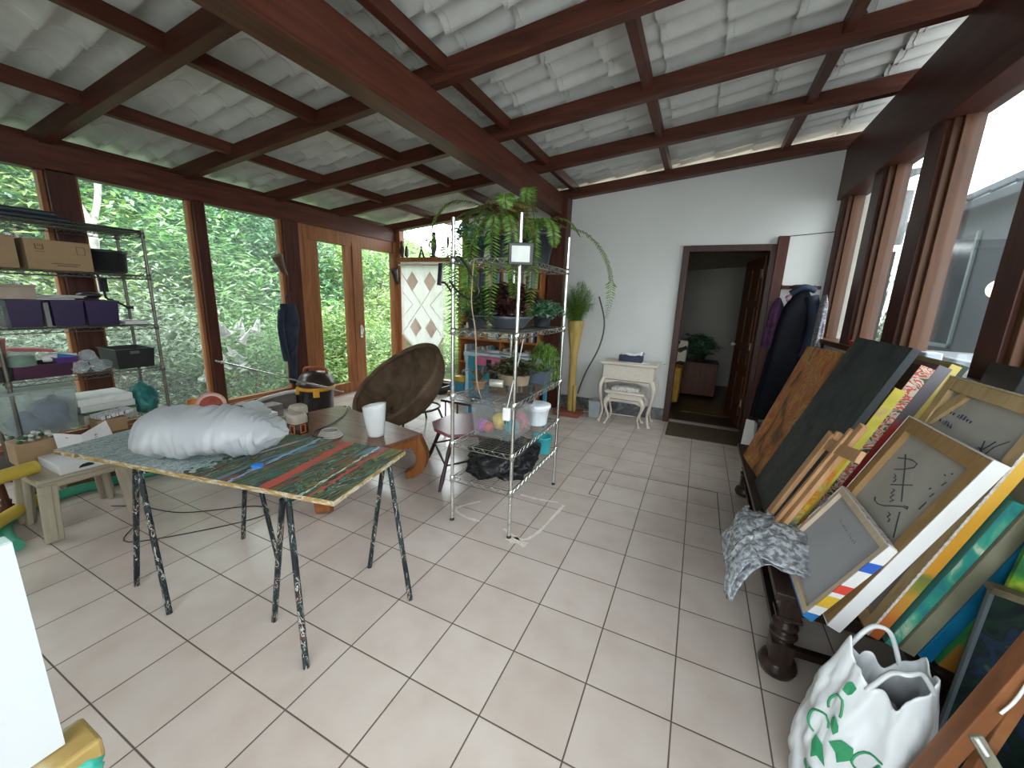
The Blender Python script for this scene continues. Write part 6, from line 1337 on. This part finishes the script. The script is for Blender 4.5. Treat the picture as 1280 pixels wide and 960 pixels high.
nt.links.new(ramp(nt, sxn.outputs['Z'], [(.0, (.42, .17, .03)), (.09, (.40, .19, .04)), (.105, (.10, .30, .07)), (.2, (.02, .30, .06)), (.36, (.12, .30, .10)), (.6, (.16, .33, .12))]), pb.inputs['Base Color'])
painting(2.178, .30, .570, .99, .62, .050, M('green_face', (.03, .2, .06), .5), ge, 'canvas with a green edge ending in orange at the bottom, behind the blue one')
painting(2.24, .17, 1.03, 1.24, 1.01, .03, blackp, blackp, 'black canvas at the very back under the right windows')
gp = paint('lime_green_abstract', [(.3, (.01, .05, .03)), (.42, (.02, .14, .03)), (.52, (.10, .26, .02)), (.6, (.30, .38, .04)), (.7, (.38, .40, .16))], (4, 4, 4), detail=4, dist=1.5)
b = B(); b.slab((2.165, .50, .002), (2.50, .43, .002), (2.55, .47, 1.12), (2.265, .52, 1.12), .02); one(b, 'canvas_painting', gp, 'lime green abstract painting facing the room beyond the near end of the bench', 'painting')
dg = paint('dark_pond_abstract', [(.34, (.004, .006, .010)), (.44, (.008, .022, .014)), (.5, (.008, .010, .013)), (.56, (.012, .022, .05)), (.62, (.006, .022, .012)), (.7, (.05, .065, .09))], (5, 5, 5), detail=6, dist=2.0, bmp=.3)
ofr = paint('olive_strip', [(.4, (.07, .055, .03)), (.6, (.13, .11, .06))], (12, 12, 12))
t = thing('canvas_painting', (2.30, .43, 0), 'dark blue and green painting standing on the floor at the near end of the bench', 'painting')
B().slab((2.150, .445, .004), (2.50, .37, .004), (2.52, .40, .80), (2.168, .45, .83), .022).build('canvas', dg, t)
b = B(); b.bar((2.160, .445, .838), (2.52, .392, .805), .04, .022); b.build('top_strip', ofr, t, .002)
b = B(); b.bar((2.150, .439, .004), (2.168, .444, .825), .010, .014, up=(0, 1, 0)); b.build('side_strip', M('blue_grey_strip', (.07, .09, .105), .5), t)

# ------------------------------------------------------------------ easels on the right
pw = wood('pale_easel_wood', (.38, .20, .095), (.50, .29, .15), 'Z', .5)
t = thing('table_easel', Lk.p(1.1, 0), 'pale wooden table easel leaning on the dark painting above the bubble wrap', 'easel')
def stick(t, p0, p1, w, h, mat, name): return B().bar(p0, p1, w, h, up=(-.94, 0, .35)).build(name, mat, t, .003)
stick(t, (1.738, 1.30, ZB + .01), (1.955, 1.275, 1.03), .062, .022, pw, 'side_rail'); stick(t, (1.768, 1.165, ZB + .01), (1.995, 1.06, 1.135), .050, .022, pw, 'side_rail'); stick(t, (1.742, 1.19, ZB + .01), (1.972, 1.105, 1.10), .028, .018, pw, 'slide_bar')
stick(t, (1.935, 1.235, .975), (1.955, .90, 1.035), .055, .02, pw, 'crossbar')
B().cbox((1.967, 1.252, 1.02), (.03, .03, .05), (0, .35, 0)).build('top_hook', pw, t, .008)
one(B().cbox((1.80, 1.12, .452), (.10, .22, .02), (0, 0, .2)), 'wood_offcut', wood('reddish_wood', (.16, .06, .03), (.26, .11, .06), 'Y'), 'reddish wooden offcut on the bench beneath the pale easel', 'wood piece', bevel=.004)
bub = paint('bubble_wrap_film', [(.36, (.20, .21, .23)), (.47, (.30, .32, .35)), (.52, (.42, .44, .48)), (.60, (.62, .65, .69))], (38, 38, 38), detail=3, dist=.5, rough=.25, bmp=.8)
bub.node_tree.nodes['Principled BSDF'].inputs['Alpha'].default_value = .72
def drape(u, v):
    y = .80 + .50 * u + .03 * math.sin(v * 5); a = v * .44
    if a < .22: x = 1.90 - a; z = .462 + .05 * math.sin(PI * u) * (1 - v)
    else:
        q = a - .22; x = 1.69 - .10 * math.sin(min(1, q / .2) * PI / 2) - .02 * math.sin(u * 11); z = .475 - q * (.35 + .55 * min(1, q / .10)) + .06 * max(0, 1 - abs(u - .35) * 5) * q * 3
    nn_ = noise.noise(Vector((u * 6, v * 6, 1))) * .028 + noise.noise(Vector((u * 17, v * 17, 4))) * .012
    return Vector((x - abs(nn_) * .5, y + nn_ * .5, max(z + nn_ + .02, .47 if a < .2 else .05)))
b = B(); b.grid(drape, 44, 44); b.grid(lambda u, v: drape(u, v) + Vector((-.012 - .02 * math.sin(PI * v), .02 * math.sin(9 * u), .022 + .02 * math.sin(PI * u) * math.sin(PI * v))), 40, 40)
one(b, 'bubble_wrap', bub, 'crumpled bubble wrap spilling over the front corner of the dark bench', 'bubble wrap', solid=.003)
brw = paint('brown_easel_wood', [(.35, (.16, .06, .025)), (.6, (.25, .10, .04)), (.72, (.30, .15, .07))], (9, 9, 2), rough=.5); grw = paint('grimy_wood', [(.4, (.12, .11, .07)), (.6, (.22, .21, .16)), (.72, (.5, .5, .46))], (9, 9, 9))
t = thing('easel', (2.05, .15, 0), 'brown paint-marked wooden easel at the bottom right, in front of the dark painting', 'easel')
stick(t, (1.905, .15, .0), (2.175, .15, 1.21), .052, .035, brw, 'leg'); stick(t, (2.035, .135, .60), (2.44, .10, .02), .042, .028, grw, 'leg'); stick(t, (2.13, .30, .01), (2.16, .17, 1.1), .03, .025, brw, 'leg')
b = B(); b.tube(bez([(2.085, .118, .80), (2.075, .112, .755), (2.07, .115, .72), (2.058, .113, .69)], 4), .004, 5); b.build('paint_drip', whitep, t); b = B(); b.tube([(2.035, .114, .6), (2.06, .11, .565)], .005, 5); b.build('paint_drip', whitep, t)
wick = paint('dark_wicker', [(.4, (.012, .011, .010)), (.55, (.06, .055, .05)), (.65, (.02, .018, .016))], (4, 4, 40), dist=.3, bmp=.6)
b = B(); b.lathe([(.15, 0), (.19, .25), (.20, .55), (.215, .56), (.20, .57), (.18, .5), (.14, .02), (0, .02)], (2.34, -.10, 0), 26); one(b, 'wicker_basket', wick, 'dark grey woven basket behind the brown easel at the right edge', 'basket')

# ------------------------------------------------------------------ white bag with green print
bagm = M('white_bag_plastic', (.52, .535, .555), .35, var=.03, bmp=.15); grn = M('green_print', (.02, .22, .09), .45)
BC = Vector((1.90, .30, 0))
def bagf(u, v):
    s = u * 2 * PI
    w = .125 + .03 * math.sin(PI * v) - .03 * v ** 2; d = .10 + .012 * math.sin(PI * v) - .025 * v ** 2
    k_ = 1 + .10 * noise.noise(Vector((math.cos(s) * 2, math.sin(s) * 2, v * 4))) + .09 * noise.noise(Vector((math.cos(s) * 5, math.sin(s) * 5, v * 6 + 3))) + .03 * noise.noise(Vector((math.cos(s) * 12, math.sin(s) * 12, v * 15)))
    dirx, diry = math.cos(s), math.sin(s); e = 1 / (abs(dirx) ** 3 + abs(diry) ** 3) ** (1 / 3)
    top = .57 + .045 * math.cos(2 * s + .5) + .018 * math.sin(5 * s) + .012 * math.sin(9 * s + 1)
    q = Vector((dirx * w * e * k_, diry * d * e * k_, top * v)); c_, s__ = math.cos(.25), math.sin(.25)
    return BC + Vector((q.x * c_ - q.y * s__ + .03 * v, q.x * s__ + q.y * c_, max(.004, q.z)))
t = thing('carrier_bag', BC, 'white plastic carrier bag with green leaf print standing open in front of the bench', 'bag')
b = B(); b.grid(bagf, 96, 44, cu=True); b.add([bagf(i / 96, 0) for i in range(96)], [tuple(range(95, -1, -1))]); b.build('bag', bagm, t, solid=.004)
B().blob((BC.x + .02, BC.y, .26), (.095, .07, .20), 20, 12, .25, 2, 4).build('contents', M('grey_contents', (.38, .39, .41), .7), t)
for u0, u1, off in ((.62, .86, (-.02, -.05)), (.12, .36, (.01, .02))):
    a = bagf(u0, .97); c_ = bagf(u1, .97); m_ = (a + c_) / 2 + Vector((off[0], off[1], .10))
    b = B(); b.tube(bez([a, a.lerp(m_, .55) + Vector((0, 0, .03)), m_, c_.lerp(m_, .55) + Vector((0, 0, .03)), c_], 7), .007, 8); b.build('handle', bagm, t)
def patch(b, uv):
    cu = sum(p[0] for p in uv) / len(uv); cv = sum(p[1] for p in uv) / len(uv)
    def out(u, v):
        p = bagf(u, v); o = (p - BC); o.z = 0; return p + o.normalized() * .008
    vs = [out(cu, cv)] + [out(*p) for p in uv]; n_ = len(uv)
    b.add(vs, [(0, 1 + i, 1 + (i + 1) % n_) for i in range(n_)])
def leafp(u, v, a, L, w, asp=.55):
    ca, sa = math.cos(a), math.sin(a); pts = [(0, 0), (.3, .8), (.65, .7), (1, 0), (.65, -.55), (.3, -.7)]
    return [(u + (x * L * ca - y * w * sa) * asp, v + x * L * sa + y * w * ca) for x, y in pts]
def recyc(u, v, a, L, w): 
    ca, sa = math.cos(a), math.sin(a); pts = [(0, -.5), (.7, -.5), (1, 0), (.7, .5), (.1, .5), (.25, 0)]
    return [(u + (x * L * ca - y * w * sa) * .5, v + x * L * sa + y * w * ca) for x, y in pts]
for uv in (recyc(.615, .56, .9, .13, .10), recyc(.595, .43, 2.2, .14, .10), recyc(.655, .42, -.6, .14, .10), recyc(.635, .28, 1.6, .15, .10), recyc(.70, .30, .8, .15, .10), recyc(.585, .26, 1.3, .13, .09), recyc(.67, .16, 2.2, .14, .1), leafp(.745, .40, .5, .10, .05), leafp(.735, .56, 1.8, .10, .04), leafp(.555, .28, 1.5, .10, .04), leafp(.56, .86, .9, .10, .04), leafp(.585, .74, -1.2, .09, .04), leafp(.66, .47, -1.0, .16, .022)):
    b = B(); patch(b, uv); b.build('green_print', grn, t)
def curl(u, v, r_, a0, a1):
    pts = []
    for i in range(14):
        a = a0 + (a1 - a0) * i / 13; p = bagf(u + r_ * .55 * math.cos(a), v + r_ * math.sin(a)); o = p - BC; o.z = 0; pts.append(p + o.normalized() * .005)
    return pts
for args in ((.565, .76, .06, 0, 4), (.545, .60, .07, .5, 4.5), (.705, .60, .08, 1.0, 5), (.75, .30, .14, 2.6, 4.6)):
    B().tube(curl(*args), .0035, 5).build('green_curl', grn, t)

# ------------------------------------------------------------------ sill oddments, paper bag, canvas on the left easel
one(B().cbox((2.57, 3.30, 1.345), (.09, .22, .05)), 'red_box', M('red_pack', (.42, .03, .025), .5), 'flat red pack on the right windowsill behind the fiery painting', 'box', bevel=.006)
one(B().cbox((2.57, 2.12, 1.36), (.08, .10, .08)), 'small_carton', M('bluish_pack', (.42, .47, .56), .5), 'bluish white small carton on the right windowsill behind the dark painting', 'box', bevel=.008)
one(B().box(2.56, 2.64, 1.25, 1.40, 1.321, 1.335), 'white_tray', whitep, 'thin white tray on the right windowsill above the lemon-edged canvas', 'tray')
b = B(); b.hexa([(1.88, 3.86, 0), (2.02, 3.82, 0), (2.05, 3.95, 0), (1.92, 4.0, 0), (1.90, 3.88, .40), (1.98, 3.84, .40), (2.02, 3.90, .36), (1.93, 3.94, .36)]); one(b, 'paper_bag', paperw, 'white paper bag on the floor below the long navy coat', 'bag', bevel=.006)
t = thing('blank_canvas', (.39, -1.45, .842), 'blank white canvas standing on the left easel close to the camera', 'canvas')
B().box(.366, .396, -2.02, -.928, .848, 1.237).build('stretched_edge', M('canvas_edge_green', (.42, .55, .52), .6), t, .002); B().box(.396, .3985, -2.019, -.929, .849, 1.236).build('canvas_face', M('blank_canvas_white', (.47, .485, .50), .7, var=.01), t)
ey = paint('crusted_ledge', [(.35, (.24, .15, .045)), (.55, (.36, .25, .09)), (.64, (.55, .5, .35)), (.7, (.30, .2, .05))], (9, 5, 12), bmp=.6)
t = thing('easel', (.36, -1.45, 0), 'wooden easel with a paint-crusted ledge at the bottom left corner', 'easel')
B().box(.355, .435, -2.05, -.895, .80, .845).build('ledge', ey, t, .006)
B().box(.355, .43, -2.05, -.90, .765, .798).build('tray', ey, t, .004)
for y0 in (-1.85, -1.30): B().bar((.42, y0, 0), (.27, y0, 1.5), .05, .03, up=(1, 0, 0)).build('leg', ey, t)
B().bar((-.2, -1.57, 0), (.26, -1.57, 1.45), .04, .03, up=(1, 0, 0)).build('leg', ey, t)
b = B(); b.blob((.432, -.925, .80), (.012, .028, .022), 14, 10, .3, 3, 3); b.build('paint_dab', M('teal_dab', (.03, .33, .25), .35), t)
b = B(); b.blob((.437, -.955, .79), (.012, .02, .016), 14, 10, .3, 3, 5); b.build('paint_dab', M('red_dab', (.25, .03, .03), .35), t)
